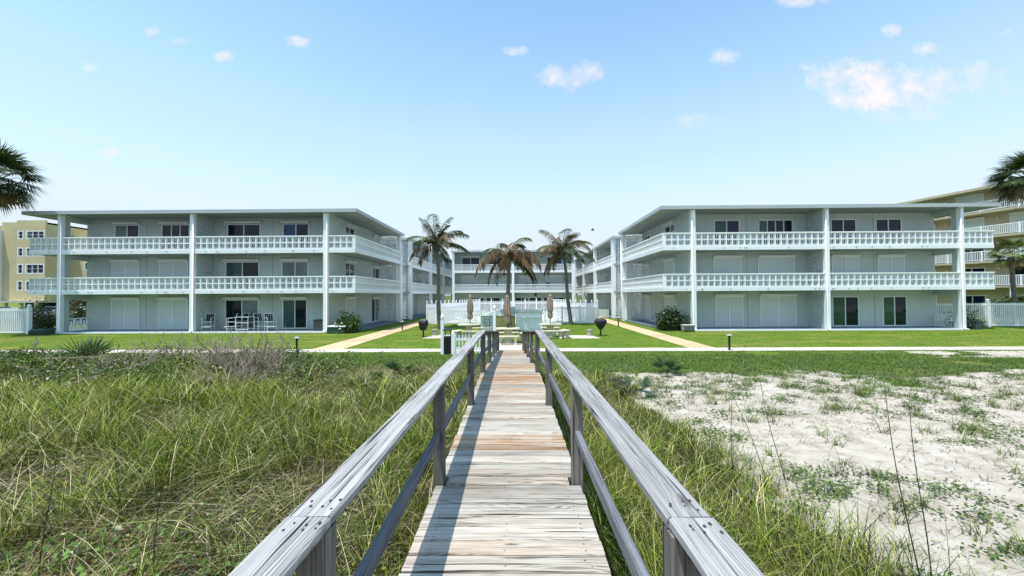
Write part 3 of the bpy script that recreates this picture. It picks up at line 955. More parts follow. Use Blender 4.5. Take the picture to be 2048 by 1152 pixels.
right_spec = dict(front=[
    FW(1430, 1481, 2, 'D', [TEA, NAV]), FW(1519, 1588, 2, 'D', [TEA, NAV, NAV, DRK]), FW(1664, 1715, 2, 'D', [DRK, NAV]), FW(1754, 1806, 2, 'D', [NAV, NAV]),
    FW(1428, 1482, 1, 'S', 1), FW(1517, 1588, 1, 'S', 1), FW(1664, 1716, 1, 'S', 2), FW(1756, 1808, 1, 'S', 2),
    FW(1430, 1484, 0, 'S', 2), FW(1520, 1590, 0, 'S', 2), FW(1664, 1717, 0, 'D', [GRN, DRK]), FW(1765, 1813, 0, 'D', [GRN, DRK])],
    court=[CW(1331, 1351, 2, 'G', [CUR, DRK], 1, False), CW(1289, 1301, 2, 'D', [DRK, CUR], 1, True),
           CW(1331, 1351, 1, 'S', 1, 1, False), CW(1289, 1301, 1, 'S', 1, 1, True),
           CW(1331, 1351, 0, 'S', 1, 1, False), CW(1287, 1302, 0, 'S', 2, 1, True)])
wing(-1, left_spec, 'white three storey block on the left with glass doors behind patterned balconies')
wing(1, right_spec, 'white three storey block on the right whose corner bush hides its ground floor shutter')

def rear_wing(s, label):
    U = lambda u: C0 + s * u
    Y0, Y1 = 40.3, 67.0
    root = thing('apartment_building', label, 'apartment building', (U(15), 53, 0))
    TC = lambda a, d, z: (U(12.15 - d), a, z)
    cols = [40.5, 49.9, 58.6, 66.6]
    wm = MB(); wins = []
    for k in range(3):
        z0 = FL[k]; z1 = SB[k + 1] if k < 2 else SOFF
        for (a0, a1, door) in ((41.6, 43.4, 1), (46.3, 48.2, 0), (50.9, 52.7, 1), (55.4, 57.2, 0), (59.6, 61.4, 1), (63.6, 65.4, 0)):
            wins.append((a0, a1, z0 + (.04 if door else .95), z0 + 2.1, random.choice([[DRK, CUR], [NAV, DRK], None, [TEA, DRK]])))
        hs = [w[:4] for w in wins if z0 <= w[2] < z1 and w[4]]
        wall_holes(wm, TC, Y0, Y1, z0, z1, hs)
        wm.box(*sorted((U(12.16), U(22))), Y0, Y0 + .12, z0, z1)
    part('wall', wm, 'stucco', root)
    for w in wins:
        if w[4]: slider(root, TC, *w[:4], w[4])
        else: roller(root, TC, *w[:4], two=False)
        shbox(root, TC, w[0] - .06, w[1] + .06, w[3] + .21)
    for k in (1, 2):
        sm = MB(); x0, x1 = sorted((U(10.3), U(12.149))); sm.box(x0, x1, Y0, Y1, SB[k], FL[k]); bs_ = part('balcony_slab', sm, 'soffit', root)
        sm = MB(); x0, x1 = sorted((U(10.298), U(10.27))); sm.box(x0, x1, Y0 + .3, Y1, SB[k] - .01, FL[k] - .022); part('slab_edge', sm, 'slab_paint', bs_)
        zk = FL[k] + .1
        sm = MB(); x0, x1 = sorted((U(10.28), U(10.46))); sm.box(x0, x1, Y0 + .3, Y1, FL[k] - .02, zk)
        pr = part('balcony_parapet', sm, 'white_paint', root)
        sm = MB(); lattice(sm, lambda a, d, z: (U(10.37 - d), a, z), Y0 + .35, Y1, zk, 2, BW, -.07, .07); part('side_blocks', sm, 'white_paint', pr, stuff=True)
        sm = MB(); x0, x1 = sorted((U(10.265), U(10.475))); sm.box(x0, x1, Y0 + .3, Y1, zk + 2 * BW, zk + 2 * BW + .065); part('coping', sm, 'white_paint', pr)
    for c_ in cols:
        sm = MB(); x0, x1 = sorted((U(10.2), U(10.5))); sm.box(x0, x1, c_ - .15, c_ + .15, 0, SOFF - .002); part('column', sm, 'white_paint', root)
        sm = MB(); xx = U(10.13); sm.tube([(xx, c_ + .1, SOFF - .1), (xx, c_ + .1, .1)], .045, 6); part('downspout', sm, 'white_paint', root)
        for k in range(3):
            z0 = FL[k] + .003; z1 = (SB[k + 1] if k < 2 else SOFF) - .003
            a0, a1 = sorted((U(10.51), U(12.147)))
            sm = MB(); TS = lambda a, d, z: (a, c_ - d, z)
            if c_ < 41 or k == 0 or int(c_) % 2:
                screen(sm, TS, a0, a1, z0, z1, .305, -.05, .05, k)
            else:
                tbox(sm, TS, a0, a1, -.05, .05, z0, z1)
            part('pierced_screen', sm, 'white_paint', root)
    # pierced stair screens between this block and the front one
    sm = MB(); x0, x1 = sorted((U(10.15), U(22))); sm.box(x0, x1, Y0 - .25, Y1 + .5, SOFF, SOFF + .1); ro = part('roof', sm, 'soffit', root)
    sm = MB(); sm.box(*sorted((U(10.10), U(10.149))), Y0 - .3, Y1 + .5, SOFF - .03, SOFF + .2)
    sm.box(*sorted((U(10.15), U(22))), Y0 - .3, Y0 - .252, SOFF - .03, SOFF + .2); part('fascia', sm, 'roof_edge', ro)
    sm = MB(); sm.box(*sorted((U(10.3), U(12.3))), Y0 - .05, Y1, .005, .1); part('terrace', sm, 'floor_grey', root)
    return root
rear_wing(-1, 'rear left block of white galleries, beyond the tall left palm')
rear_wing(1, 'rear right block of white galleries, behind the small path lamp')

# stair links between front and rear blocks
for s, lb in ((-1, 'pierced white stair link between the two left blocks'), (1, 'pierced white stair link between the two right blocks')):
    U = lambda u: C0 + s * u
    st = thing('stair_tower', lb, 'stair tower', (U(11.3), 38.8, 0))
    sm = MB(); a0, a1 = sorted((U(10.9), U(12.6)))
    sm.box(a0, a1, 37.9, 38.0, 7.75, SOFF - .1); sm.box(a0, a1, 37.9, 38.0, 2.6, 2.9); sm.box(a0, a1, 37.9, 38.0, 5.35, 5.6)
    sm.box(*sorted((U(12.6), U(12.75))), 37.75, 40.2, 0, 7.9)
    part('frame', sm, 'white_paint', st)
    for z0, z1 in ((.1, 2.6), (2.9, 5.35), (5.6, 7.75)):
        sm = MB(); screen(sm, lambda a, d, z: (U(11.0) + d * 1, a, z), 37.95, 40.15, z0, z1, .305, -.05, .05, int(z0)); part('pierced_screen', sm, 'white_paint', st)
        sm = MB(); screen(sm, lambda a, d, z: (a, 37.95 - d, z), a0 + .02, a1 - .02, z0, z1, .305, -.045, .045, int(z0) + 2); part('pierced_screen', sm, 'white_paint', st)

def back_building():
    YF, YW = 54.5, 56.4
    x0, x1 = -8.9, 7.7
    root = thing('apartment_building', 'white three storey block closing the far end of the courtyard behind the pool', 'apartment building', (C0, 58, 0))
    T = lambda a, d, z: (a, YW - d, z)
    bx = lambda p: (p - VX) * YW / F
    dz = .12
    wm = MB(); W = []
    for (p0, p1, g) in ((924, 959, [NAV, NAV]), (978, 1010, [NAV, NAV]), (1040, 1064, [NAV, BLU]), (1094, 1124, [NAV, BLU])): W.append((bx(p0), bx(p1), FL[2] + .03 + dz, FL[2] + 2.1 + dz, g))
    for (p0, p1, g) in ((924, 955, None), (984, 1012, None), (1038, 1066, None), (1092, 1124, None)): W.append((bx(p0), bx(p1), FL[1] + .03 + dz, FL[1] + 2.1 + dz, g))
    for (p0, p1, g) in ((935, 968, [DRK, NAV]), (972, 1000, [DRK, NAV]), (1030, 1056, [DRK, DRK]), (1058, 1083, [NAV, DRK]), (1087, 1128, [DRK, DRK, DRK])): W.append((bx(p0), bx(p1), .15, 2.1, g))
    for k in range(3):
        z0 = FL[k] + (dz if k else 0); z1 = SB[k + 1] + dz if k < 2 else SOFF + .25
        wall_holes(wm, T, x0, x1, z0, z1, [w[:4] for w in W if z0 <= w[2] < z1 and w[4]])
        for xe in (x0, x1 - .2): wm.box(xe, xe + .2, YF + .2, YW - .002, z0, z1)
        wm.box(x0, x0 + .2, YW + .002, YW + 9, z0, z1); wm.box(x1 - .2, x1, YW + .002, YW + 9, z0, z1)
    part('wall', wm, 'stucco', root)
    for w in W:
        if w[4]: slider(root, T, *w[:4], w[4])
        else: roller(root, T, *w[:4])
        if w[2] > 1: shbox(root, T, w[0] - .1, w[1] + .1, w[3] + .22)
    for k in (1, 2):
        zt = FL[k] + dz
        sm = MB(); sm.box(x0, x1, YF, YW - .002, SB[k] + dz, zt); bs_ = part('balcony_slab', sm, 'soffit', root)
        sm = MB(); sm.box(x0, x1, YF - .022, YF - .002, SB[k] + dz - .01, zt - .022); part('slab_edge', sm, 'slab_paint', bs_)
        sm = MB(); sm.box(x0, x1, YF - .02, YF + .16, zt - .02, zt + .1); pr = part('balcony_parapet', sm, 'white_paint', root)
        for a0, a1 in ((x0 + .3, C0 - .17), (C0 + .17, x1 - .3)):
            sm = MB(); lattice(sm, lambda a, d, z: (a, YF + .07 - d, z), a0, a1, zt + .1, 2, .4, -.07, .07, cross=True); part('star_blocks', sm, 'white_paint', pr, stuff=True)
        sm = MB(); sm.box(x0, x1, YF - .035, YF + .175, zt + .9, zt + .97); part('coping', sm, 'white_paint', pr)
    sm = MB(); sm.box(x0 - .1, x1 + .1, YF - .3, YW + 9, SOFF + .25, SOFF + .36); ro = part('roof', sm, 'soffit', root)
    sm = MB(); sm.box(x0 - .12, x1 + .12, YF - .36, YF - .302, SOFF + .22, SOFF + .45); part('fascia', sm, 'roof_edge', ro)
    for c_ in (x0 + .15, C0, x1 - .15):
        sm = MB(); sm.box(c_ - .16, c_ + .16, YF - .04, YF + .165, 0, SOFF + .248); part('column', sm, 'white_paint', root)
    sm = MB(); sm.box(C0 - .07, C0 + .07, YF + .17, YW - .002, .1, SOFF + .24); part('partition', sm, 'stucco', root)
    sm = MB(); sm.box(x0, x1, YF, YW + .1, .006, .1); part('terrace', sm, 'floor_grey', root)
    sm = MB(); sm.lathe((1071 - VX) * YF / F, YF + .4, [(.02, .25), (.18, .2), (.2, 0), (.12, -.15)], 12, None, 2.45); part('round_sign', sm, 'black_paint', root)
back_building()
CH = thing('patio_chair', 'dark blue chair standing on the first floor balcony of the far block, furthest right', 'chair', (0, 0, 0), 'dark chairs on the far balcony')
mb = MB(); mb.box(-.28, .28, -.25, .3, .4, .48); part('seat', mb, 'navy_cushion', CH)
mb = MB(); mb.box(-.28, .28, .28, .34, .48, 1.18); part('backrest', mb, 'navy_cushion', CH)
for a in (-.26, .26):
    for b_ in (-.22, .28):
        mb = MB(); mb.box(a - .02, a + .02, b_ - .02, b_ + .02, 0, .4); part('leg', mb, 'black_paint', CH)
CH.location = ((1096 - VX) * 55.3 / F, 55.3, FL[1] + .13)
copy_tree(CH, ((1068 - VX) * 55.3 / F, 55.3, FL[1] + .13), .1, 'dark blue chair in the middle of the first floor balcony of the far block')
copy_tree(CH, ((1053 - VX) * 55.5 / F, 55.5, FL[1] + .07), -.2, 'dark blue chair nearest the middle column on the far balcony')
# ------------------------------------------------------------------ neighbours
def yellow_left():
    Y = 70.0; S = Y / F
    hx = lambda p: X(p, Y)
    hz_ = lambda p: EYE + (594 - p) * S
    r = thing('apartment_building', 'yellow five storey apartment building behind the car park at the far left', 'apartment building', (hx(60), Y + 6, 0))
    def block(p0, p1, top, y0, y1, wins):
        wm = MB(); T = lambda a, d, z: (a, y0 - d, z)
        H = [(hx(a), hx(b_), hz_(d), hz_(c_)) for a, b_, c_, d, n in wins]
        wall_holes(wm, T, hx(p0), hx(p1), 1.9, hz_(top), H, .25)
        wm.box(hx(p0), hx(p0) + .2, y0 + .01, y1, 1.9, hz_(top)); wm.box(hx(p1) - .2, hx(p1), y0 + .01, y1, 1.9, hz_(top))
        wm.box(hx(p0), hx(p1), y0 + .26, y1, hz_(top) - .3, hz_(top) - .02)
        wm.box(hx(p0), hx(p1), y0, y0 + .25, hz_(top), hz_(top) + .35)
        part('wall', wm, 'yellow_wall', r)
        for a, b_, c_, d, n in wins: slider(r, T, hx(a), hx(b_), hz_(d), hz_(c_), [random.choice([DRK, NAV, DRK, TEA]) for _ in range(n)], rev=.22, fw=.16, grid=True)
    rows = [(459, 476), (493, 511), (526, 546), (560, 580)]
    wins = [(61, 98, a, b_, 3) for a, b_ in rows] + [(44.5, 56, a, b_, 1) for a, b_ in rows]
    block(-60, 2, 448, Y + 1.2, Y + 14, [(-40, -12, a, b_, 2) for a, b_ in rows])
    block(2, 43, 444, Y, Y + 14, [])
    block(43, 100, 442, Y - .8, Y + 14, wins)
    block(100, 185, 466, Y + 3.5, Y + 14, [(124, 136, a + 60, b_ + 60, 1) for a, b_ in rows[:2]] + [(124, 136, 462 + 57, 532, 1)][:0])
    sm = MB(); sm.box(hx(-4), hx(3.0), Y - 1.3, Y + 1.19, 2, 14.5); part('stair_tower', sm, 'white_paint', r)
    sm = MB(); sm.box(hx(-60), hx(100), Y - 2.0, Y + 13.5, 1.55, 1.9); part('slab', sm, 'concrete', r)
    sm = MB(); sm.box(hx(-60), hx(185), Y + 8, Y + 8.2, 0, 1.55); part('garage_back', sm, 'garage_dark', r)
    for p in (-20, 8, 36, 66, 96):
        sm = MB(); sm.box(hx(p) - .2, hx(p) + .2, Y - 1.9, Y - 1.5, 0, 1.55); part('column', sm, 'yellow_wall', r)
    sm = MB(); sm.box(hx(12), hx(30), Y + 3, Y + 6, hz_(444), hz_(439)); part('roof_plant', sm, 'grey_metal', r)
    sm = MB(); sm.box(hx(76), hx(79), Y + 3, Y + 4, hz_(442), hz_(437)); part('roof_plant', sm, 'grey_metal', r)
yellow_left()

def tan_right():
    r = thing('apartment_building', 'tan five storey building on the right with white picket balconies', 'apartment building')
    L = 34.0
    T = lambda a, d, z: (a, -d, z)
    SBz = [None, 2.95, 5.68, 8.42, 11.16]; FZ = [0.0, 3.15, 5.88, 8.62, 11.36]; TOP = 13.75
    wm = MB(); W = []
    bays = [3.0 + 4.45 * i for i in range(7)]
    for k in range(5):
        z0 = FZ[k]; z1 = SBz[k + 1] if k < 4 else TOP
        hs = []
        for i, b_ in enumerate(bays):
            closed = (k >= 3) or (k == 2 and i in (3, 5))
            W.append((b_ - .0, b_ + 2.35, z0 + .06, z0 + 2.15, closed and not (k == 3 and i == 2) or (k == 3)))
        hs = [w[:4] for w in W if abs(w[2] - z0 - .06) < .01 and not w[4]]
        wall_holes(wm, T, 0, L, z0, z1, hs, .15)
    wm.box(0, .2, .01, 14, 0, TOP); wm.box(0, L, 13.8, 14, 0, TOP)
    part('wall', wm, 'tan_wall', r)
    for w in W:
        if w[4]: roller(r, T, *w[:4], two=False); shbox(r, T, w[0] - .1, w[1] + .1, w[3] + .25)
        else: slider(r, T, *w[:4], [DRK, NAV], rev=.15, fw=.1)
    for k in range(1, 5):
        sm = MB(); sm.box(0.0, L, -1.75, -.003, SBz[k], FZ[k]); bs = part('balcony_slab', sm, 'tan_wall', r)
        sm = MB(); z = FZ[k]
        sm.box(0.05, L, -1.70, -1.64, z + 1.05, z + 1.12); sm.box(0.05, L, -1.69, -1.65, z + .10, z + .15)
        a = .1
        while a < L:
            sm.box(a - .022, a + .022, -1.69, -1.65, z + .15, z + 1.05); a += .14
        part('railing', sm, 'vinyl', bs, stuff=True)
        for i in range(12):
            sm = MB(); a = .1 + i * 2.95; sm.box(a - .05, a + .05, -1.72, -1.62, z, z + 1.14); part('rail_post', sm, 'vinyl', bs)
        for i, b_ in enumerate(bays):
            sm = MB(); sm.lathe(b_ - .95, -.12, [(.03, -.08), (.11, -.04), (.12, .05), (.05, .12)], 8, None, z + 1.95); part('globe_lamp', sm, 'lamp_glass', r)
    sm = MB(); sm.box(-.3, L, -2.1, 14.2, TOP, TOP + .28); part('roof', sm, 'tan_wall', r)
    for i in range(9):
        a = .3 + i * 4.2; sm = MB(); sm.box(a - .12, a + .12, -1.7, -1.5, 0, 2.99); part('column', sm, 'vinyl', r)
    sm = MB(); sm.box(-2.4, -.35, -1.9, 3, 11.9, 12.6); part('blue_awning', sm, 'blue_awning', r)
    sm = MB(); sm.box(-.34, -.05, -1.9, -1.7, 11.2, 13.7); part('post', sm, 'white_paint', r)
    r.location = (49.6, 59.7, 0); r.rotation_euler = (0, 0, math.atan2(-.975, .224))
tan_right()

# ------------------------------------------------------------------ fences
def fence(name, label, pts, h, post_every, pitch, pw=.04, postw=.12, rails=(.12, .88), ball=True, single=False, base=None, cat='fence', tall=None):
    P = [Vector((a, b_, 0)) for a, b_ in pts]
    r = thing(name, label, cat, (P[0].x, P[0].y, 0))
    pk = MB(); rl = MB()
    for i in range(len(P) - 1):
        d = P[i + 1] - P[i]; L = d.length; d.normalize(); n = Vector((-d.y, d.x, 0))
        def bx3(mb, c_, hw, ht, z0, z1):
            vs = [c_ - d * hw - n * ht, c_ + d * hw - n * ht, c_ + d * hw + n * ht, c_ - d * hw + n * ht]
            mb.add([(q.x, q.y, z0) for q in vs] + [(q.x, q.y, z1) for q in vs], [(3, 2, 1, 0), (4, 5, 6, 7), (0, 1, 5, 4), (1, 2, 6, 5), (2, 3, 7, 6), (3, 0, 4, 7)])
        npost = max(1, round(L / post_every))
        for k in range(npost + (1 if i == len(P) - 2 else 0)):
            c_ = P[i] + d * (L * k / npost)
            mb = MB(); bx3(mb, c_, postw / 2, postw / 2, 0, h + .06)
            if ball:
                mb.lathe(c_.x, c_.y, [(postw * .62, 0), (postw * .72, .03), (postw * .35, .045), (postw * .3, .06), (postw * .55, .10), (postw * .62, .14), (postw * .42, .19), (.01, .23)], 8, None, h + .06)
            part('fence_post', mb, 'vinyl', r)
        for z in rails: bx3(rl, P[i] + d * (L / 2), L / 2 - .01, .022, h * z - .045, h * z + .045)
        m_ = int(L / pitch)
        for k in range(m_):
            c_ = P[i] + d * (L * (k + .5) / m_)
            q = MB() if single else pk
            bx3(q, c_ + n * .0, pw / 2, .012 + .012, .06, h - .0)
            if single: part('picket', q, 'vinyl', r)
    part('fence_rail', rl, 'vinyl', r)
    if not single: part('pickets', pk, 'vinyl', r, stuff=True)
    return r
fence('picket_fence', 'white vinyl fence closing the pool on the seaward left, behind the left umbrella', [(-7.85, 34.6), (-5.9, 40.8), (-4.6, 47.5)], 1.7, .80, .115, .05, .11, (.1, .82))
fence('picket_fence', 'white vinyl fence closing the pool on the right, behind the leaning right palm', [(6.85, 34.4), (4.6, 38.5), (3.7, 47.5)], 1.7, .80, .115, .05, .11, (.1, .82))
fence('picket_fence', 'far white picket fence along the back of the pool', [(-4.5, 47.8), (3.6, 47.8)], 1.75, 1.45, .12, .05, .1, (.1, .85))
fence('picket_fence', 'low white fence across the front of the pool deck, under the right umbrella', [(6.8, 34.2), (2.3, 34.2)], 1.45, 1.6, .115, .045, .1, (.08, .9), ball=False)
fence('picket_fence', 'solid low white fence across the front of the pool deck, under the left umbrella', [(-7.8, 34.3), (-2.6, 34.3)], 1.2, 1.6, .105, .055, .1, (.08, .9), ball=False)
fence('picket_fence', 'white fence at the right edge beside the tan building', [(25.4, 28.9), (29.8, 29.1), (33.4, 28.9), (44, 28.4)], 1.7, 3.7, .125, .05, .17, (.07, .93))
fence('picket_fence', 'white vinyl fence at the far left edge of the lawn', [(-33.0, 26.6), (-35.6, 26.6), (-44, 26.6)], 1.72, 2.6, .125, .055, .2, (.07, .93))
fence('picket_fence', 'knee high white picket fence between the litter bin and the boardwalk end', [(-2.62, 16.45), (-.95, 16.45)], .82, 1.7, .135, .045, .1, (.32, .78), ball=False, single=True)

def post(label, px, Y, h, w=.13):
    r = thing('gate_post', label, 'post', (X(px, Y), Y, 0))
    mb = MB(); x = X(px, Y); mb.box(x - w / 2, x + w / 2, Y - w / 2, Y + w / 2, 0, h); part('shaft', mb, 'vinyl', r, bevel=.005)
    mb = MB(); mb.box(x - w * .62, x + w * .62, Y - w * .62, Y + w * .62, h, h + .03)
    mb.lathe(x, Y, [(w * .35, .03), (w * .5, .06), (w * .42, .11), (.01, .15)], 10, None, h); part('cap', mb, 'vinyl', r)
post('tall white post just left of the black litter bin', 884.5, 16.6, 1.52)
post('short white post touching the right side of the black litter bin', 905.5, 16.5, .86, .11)
post('tall white post behind the left handrail at the boardwalk end', 988.5, 17.0, 1.88, .12)
def litter_bin():
    x, Y = X(895.5, 16.75), 16.75
    r = thing('litter_bin', 'black litter bin with an open front between two white posts', 'litter bin', (x, Y, 0))
    mb = MB(); mb.box(x - .15, x + .15, Y - .2, Y + .2, .03, .74); part('body', mb, 'black_paint', r, bevel=.015)
    mb = MB(); mb.box(x - .17, x + .17, Y - .22, Y + .22, .99, 1.04); part('lid', mb, 'black_paint', r, bevel=.01)
    for dx, dy in ((-.14, -.19), (.14, -.19), (-.14, .19), (.14, .19)):
        mb = MB(); mb.box(x + dx - .015, x + dx + .015, Y + dy - .015, Y + dy + .015, .74, .99); part('lid_post', mb, 'black_paint', r)
    mb = MB()
    for i in range(9): mb.box(x - .14 + i * .033, x - .125 + i * .033, Y - .215, Y - .201, .06, .72)
    part('front_slats', mb, 'black_paint', r)
litter_bin()

# ------------------------------------------------------------------ the boardwalk
BWR = thing('boardwalk', 'weathered grey plank boardwalk with handrails running from the viewer to the lawn', 'boardwalk', (0, 8, 0))
def cxw(Y): return -14.0 / F * Y - .056 * math.exp(-Y / 4.0) - .004
def deckz(Y): return .93 if Y < 8.0 else .93 - (Y - 8.0) * (.885 / 9.5)
HALF = .578
POSTS = [-.9, 1.27, 3.30, 5.66, 7.95, 10.3, 12.6, 14.9, 17.2]
def plank_mesh(seed, L=1.156, W=.1355, H=.036, nails=True):
    r = random.Random(seed); mb = MB()
    n = 9; prof = [(-W / 2, -H), (-W / 2, -.006), (-W / 2 + .005, 0), (0, .0012), (W / 2 - .005, 0), (W / 2, -.006), (W / 2, -H)]
    vs = []
    tw = r.uniform(-.0015, .0015)
    for i in range(n):
        x = -L / 2 + L * i / (n - 1)
        e = (.0 if 0 < i < n - 1 else -.0015)
        for (y, z) in prof:
            vs.append((x, y + r.uniform(-.0012, .0012), z + e + tw * (2 * i / (n - 1) - 1) * (y / W * 2) + (r.uniform(-.0008, .0008) if z > -.01 else 0)))
    k = len(prof); fs = []
    for i in range(n - 1):
        for j in range(k):
            a = i * k + j; b_ = i * k + (j + 1) % k
            fs.append((a, b_, b_ + k, a + k))
    fs.append(tuple(range(k - 1, -1, -1))); fs.append(tuple(range((n - 1) * k, n * k)))
    fs = [tuple(reversed(f)) for f in fs]
    mb.add(vs, fs)
    if nails:
        for x in (-.47, -.005, .47):
            for y in (-.035, .036):
                xx = x + r.uniform(-.02, .02); yy = y + r.uniform(-.012, .012)
                q = r.uniform(.0028, .0046)
                mb.add([(xx + q * math.cos(t * PI / 3) * 1.4, yy + q * math.sin(t * PI / 3), .0028) for t in range(6)], [tuple(range(6))], 1)
    return mb.mesh('plank', ['deck_wood', 'nail'])
PLK = [plank_mesh(i) for i in range(8)]
PLS = [plank_mesh(20 + i, 1.156 - .17) for i in range(2)]
Y = -.45; r_ = random.Random(4)
while Y < 17.5:
    near = any(abs(Y - p) < .075 for p in POSTS)
    o = bpy.data.objects.new('plank', random.choice(PLS if near else PLK)); COL.objects.link(o)
    o.parent = BWR
    sl_ = 0 if Y < 8.03 else -math.atan(.885 / 9.5)
    o.location = Vector((cxw(Y) + r_.uniform(-.006, .006) * (0 if near else 1), Y + r_.uniform(-.0015, .0015), deckz(Y) + r_.uniform(-.003, .002))) - WP[BWR.name]
    o.rotation_euler = (sl_, 0, r_.uniform(-.0018, .0018) + (PI if r_.random() < .5 else 0) - .0175 * 0)
    if abs(o.rotation_euler[2]) > 1: o.rotation_euler[0] = -sl_
    t = .0
    if 4.02 < Y < 4.35: t = .9
    elif 3.3 < Y < 3.55: t = .25
    elif 7.2 < Y < 7.6 or 8.6 < Y < 9.5: t = 1.0
    elif 6.3 < Y < 10.5: t = r_.uniform(.2, .75)
    elif Y > 13: t = r_.uniform(.5, .9)
    else: t = r_.choice([.0, .1, .15, .3])
    o.color = (t, 0, 0, 1)
    Y += .1445 * (math.cos(sl_))
def beam(name, p0, p1, w, h, mat, parent, bev=.006, seg=7, jit=.0015, seed=0, nails=False, side=0):
    """a board whose own X axis runs along its length; w across, h thick, p0/p1 at the middle of the top face"""
    p0, p1 = Vector(p0), Vector(p1); d = p1 - p0; L = d.length
    xa = d.normalized()
    if abs(xa.z) > .9: ya = Vector((0, 1, 0)); za = xa.cross(ya).normalized(); ya = za.cross(xa).normalized()
    else: ya = Vector((0, 0, 1)).cross(xa).normalized(); za = xa.cross(ya).normalized()
    r = random.Random(seed); mb = MB()
    b_ = bev
    prof = [(-w / 2 + b_, -h), (-w / 2, -h + b_), (-w / 2, -b_), (-w / 2 + b_, 0), (0, 0), (w / 2 - b_, 0), (w / 2, -b_), (w / 2, -h + b_), (w / 2 - b_, -h)]
    k = len(prof); vs = []
    ph = r.uniform(0, 6)
    for i in range(seg + 1):
        x = L * i / seg
        wob = math.sin(x * 1.7 + ph) * jit * 1.5
        for (y, z) in prof: vs.append((x, y + wob + r.uniform(-jit, jit), z + r.uniform(-jit, jit) * .6))
    fs = []
    for i in range(seg):
        for j in range(k):
            a = i * k + j; c_ = i * k + (j + 1) % k
            fs.append((a, a + k, c_ + k, c_))
    fs.append(tuple(range(k))); fs.append(tuple(range((seg + 1) * k - 1, seg * k - 1, -1)))
    mb.add(vs, fs)
    if nails:
        for xx in (.05, .085, L - .05, L - .08):
            for yy in (-.045, -.015, .028):
                x_, y_ = xx + r.uniform(-.015, .015), yy + r.uniform(-.012, .012); q = r.uniform(.003, .0052)
                mb.add([(x_ + q * 1.7 * math.cos(t * PI / 3), y_ + q * math.sin(t * PI / 3), .0025) for t in range(6)], [tuple(range(6))], 1)
    me = mb.mesh(name, [mat, 'nail'])
    M = Matrix(((xa.x, ya.x, za.x, p0.x), (xa.y, ya.y, za.y, p0.y), (xa.z, ya.z, za.z, p0.z), (0, 0, 0, 1)))
    o = bpy.data.objects.new(name, me); COL.objects.link(o)
    WP[o.name] = p0
    if parent is not None:
        o.parent = parent; M = Matrix.Translation(-WP[parent.name]) @ M
    o.matrix_basis = M
    o.color = (0, 0, 0, 1)
    me.polygons.foreach_set('use_smooth', [False] * len(me.polygons))
    return o
def inner(Y): return .488 + .036 * max(0, min(1, (8 - Y) / 6.7))
def capz(Y): return deckz(Y) + .825 if Y <= 8 else deckz(8) + .825 - (Y - 7.95) * (.845 / 9.25)
CAPW = .142
for s in (-1, 1):
    ctr = lambda Y: cxw(Y) + s * (inner(Y) + CAPW / 2) + (.008 if s > 0 and Y < 3 else 0)
    for i, p in enumerate(POSTS):
        px_ = cxw(p) + s * (inner(p) + .0495)
        sh = 0 if p > 2 else .0
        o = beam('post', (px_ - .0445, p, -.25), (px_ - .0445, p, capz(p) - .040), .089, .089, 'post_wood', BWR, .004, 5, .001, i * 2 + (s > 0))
        # shift so the post is centred on its line
        o.location = o.location + Vector((0, .0445 * 1, 0)) * 0
    for (a, b_) in ((-.9, 1.265), (1.268, 5.66), (5.663, 7.965), (7.968, 12.6), (12.603, 17.32)):
        beam('rail_cap', (ctr(a), a, capz(a)), (ctr(b_), b_, capz(b_)), CAPW, .038, 'rail_wood', BWR, .007, 14, .0022, int(a * 10) + s, nails=True)
    # 2x4 on edge along the outside of the posts, under the cap
    for (a, b_) in ((-.9, 1.267), (1.27, 7.95), (7.953, 17.2)):
        oo = s * (inner(a) + .0495 + .0445 + .021)
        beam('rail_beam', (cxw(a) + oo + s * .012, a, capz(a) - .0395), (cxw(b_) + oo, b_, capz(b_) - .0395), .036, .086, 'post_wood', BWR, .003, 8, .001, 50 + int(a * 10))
    for i in range(len(POSTS) - 1):
        a, b_ = POSTS[i], POSTS[i + 1]
        q = .565
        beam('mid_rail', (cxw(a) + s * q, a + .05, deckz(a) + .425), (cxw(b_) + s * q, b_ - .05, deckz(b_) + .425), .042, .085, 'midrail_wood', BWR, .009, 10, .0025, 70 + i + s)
    beam('joist', (cxw(-.5) + s * .5, -.5, .888), (cxw(8) + s * .5, 8, .888), .04, .18, 'post_wood', BWR, .003, 3)
    beam('joist', (cxw(8) + s * .5, 8.01, .888), (cxw(17.4) + s * .5, 17.4, .01), .04, .12, 'post_wood', BWR, .003, 3)
sheet('path', [(-1.0, 17.45), (.35, 17.45), (.35, 20.0), (-1.0, 20.0)], .020, 'path_concrete')

# ------------------------------------------------------------------ lawn furniture
def bollard(label, px, Y, h):
    x = X(px, Y); r = thing('path_light', label, 'path light', (x, Y, 0), 'low lights along the paths')
    mb = MB(); mb.lathe(x, Y, [(.065, 0), (.065, .02), (.045, .03), (.045, h - .14)], 14); part('stem', mb, 'black_paint', r, smooth=False)
    mb = MB(); mb.lathe(x, Y, [(.045, h - .14), (.06, h - .13), (.06, h - .06), (.045, h - .055)], 14); part('lens', mb, 'glass_dark', r)
    mb = MB(); mb.lathe(x, Y, [(.125, h - .085), (.13, h - .07), (.07, h - .03), (.045, h - .02), (.05, h), (.01, h + .015)], 16); part('hood', mb, 'grey_metal', r)
bollard('black path light where the left path meets the cross walk', 594, 17.15, .72)
bollard('black path light beside the cross walk in front of the right block', 1457, 17.5, .72)
bollard('small path light on the lawn near the left stair link', 804.5, 28.2, .68)
bollard('small path light beside the right path near the pierced screens', 1236, 30.5, .74)

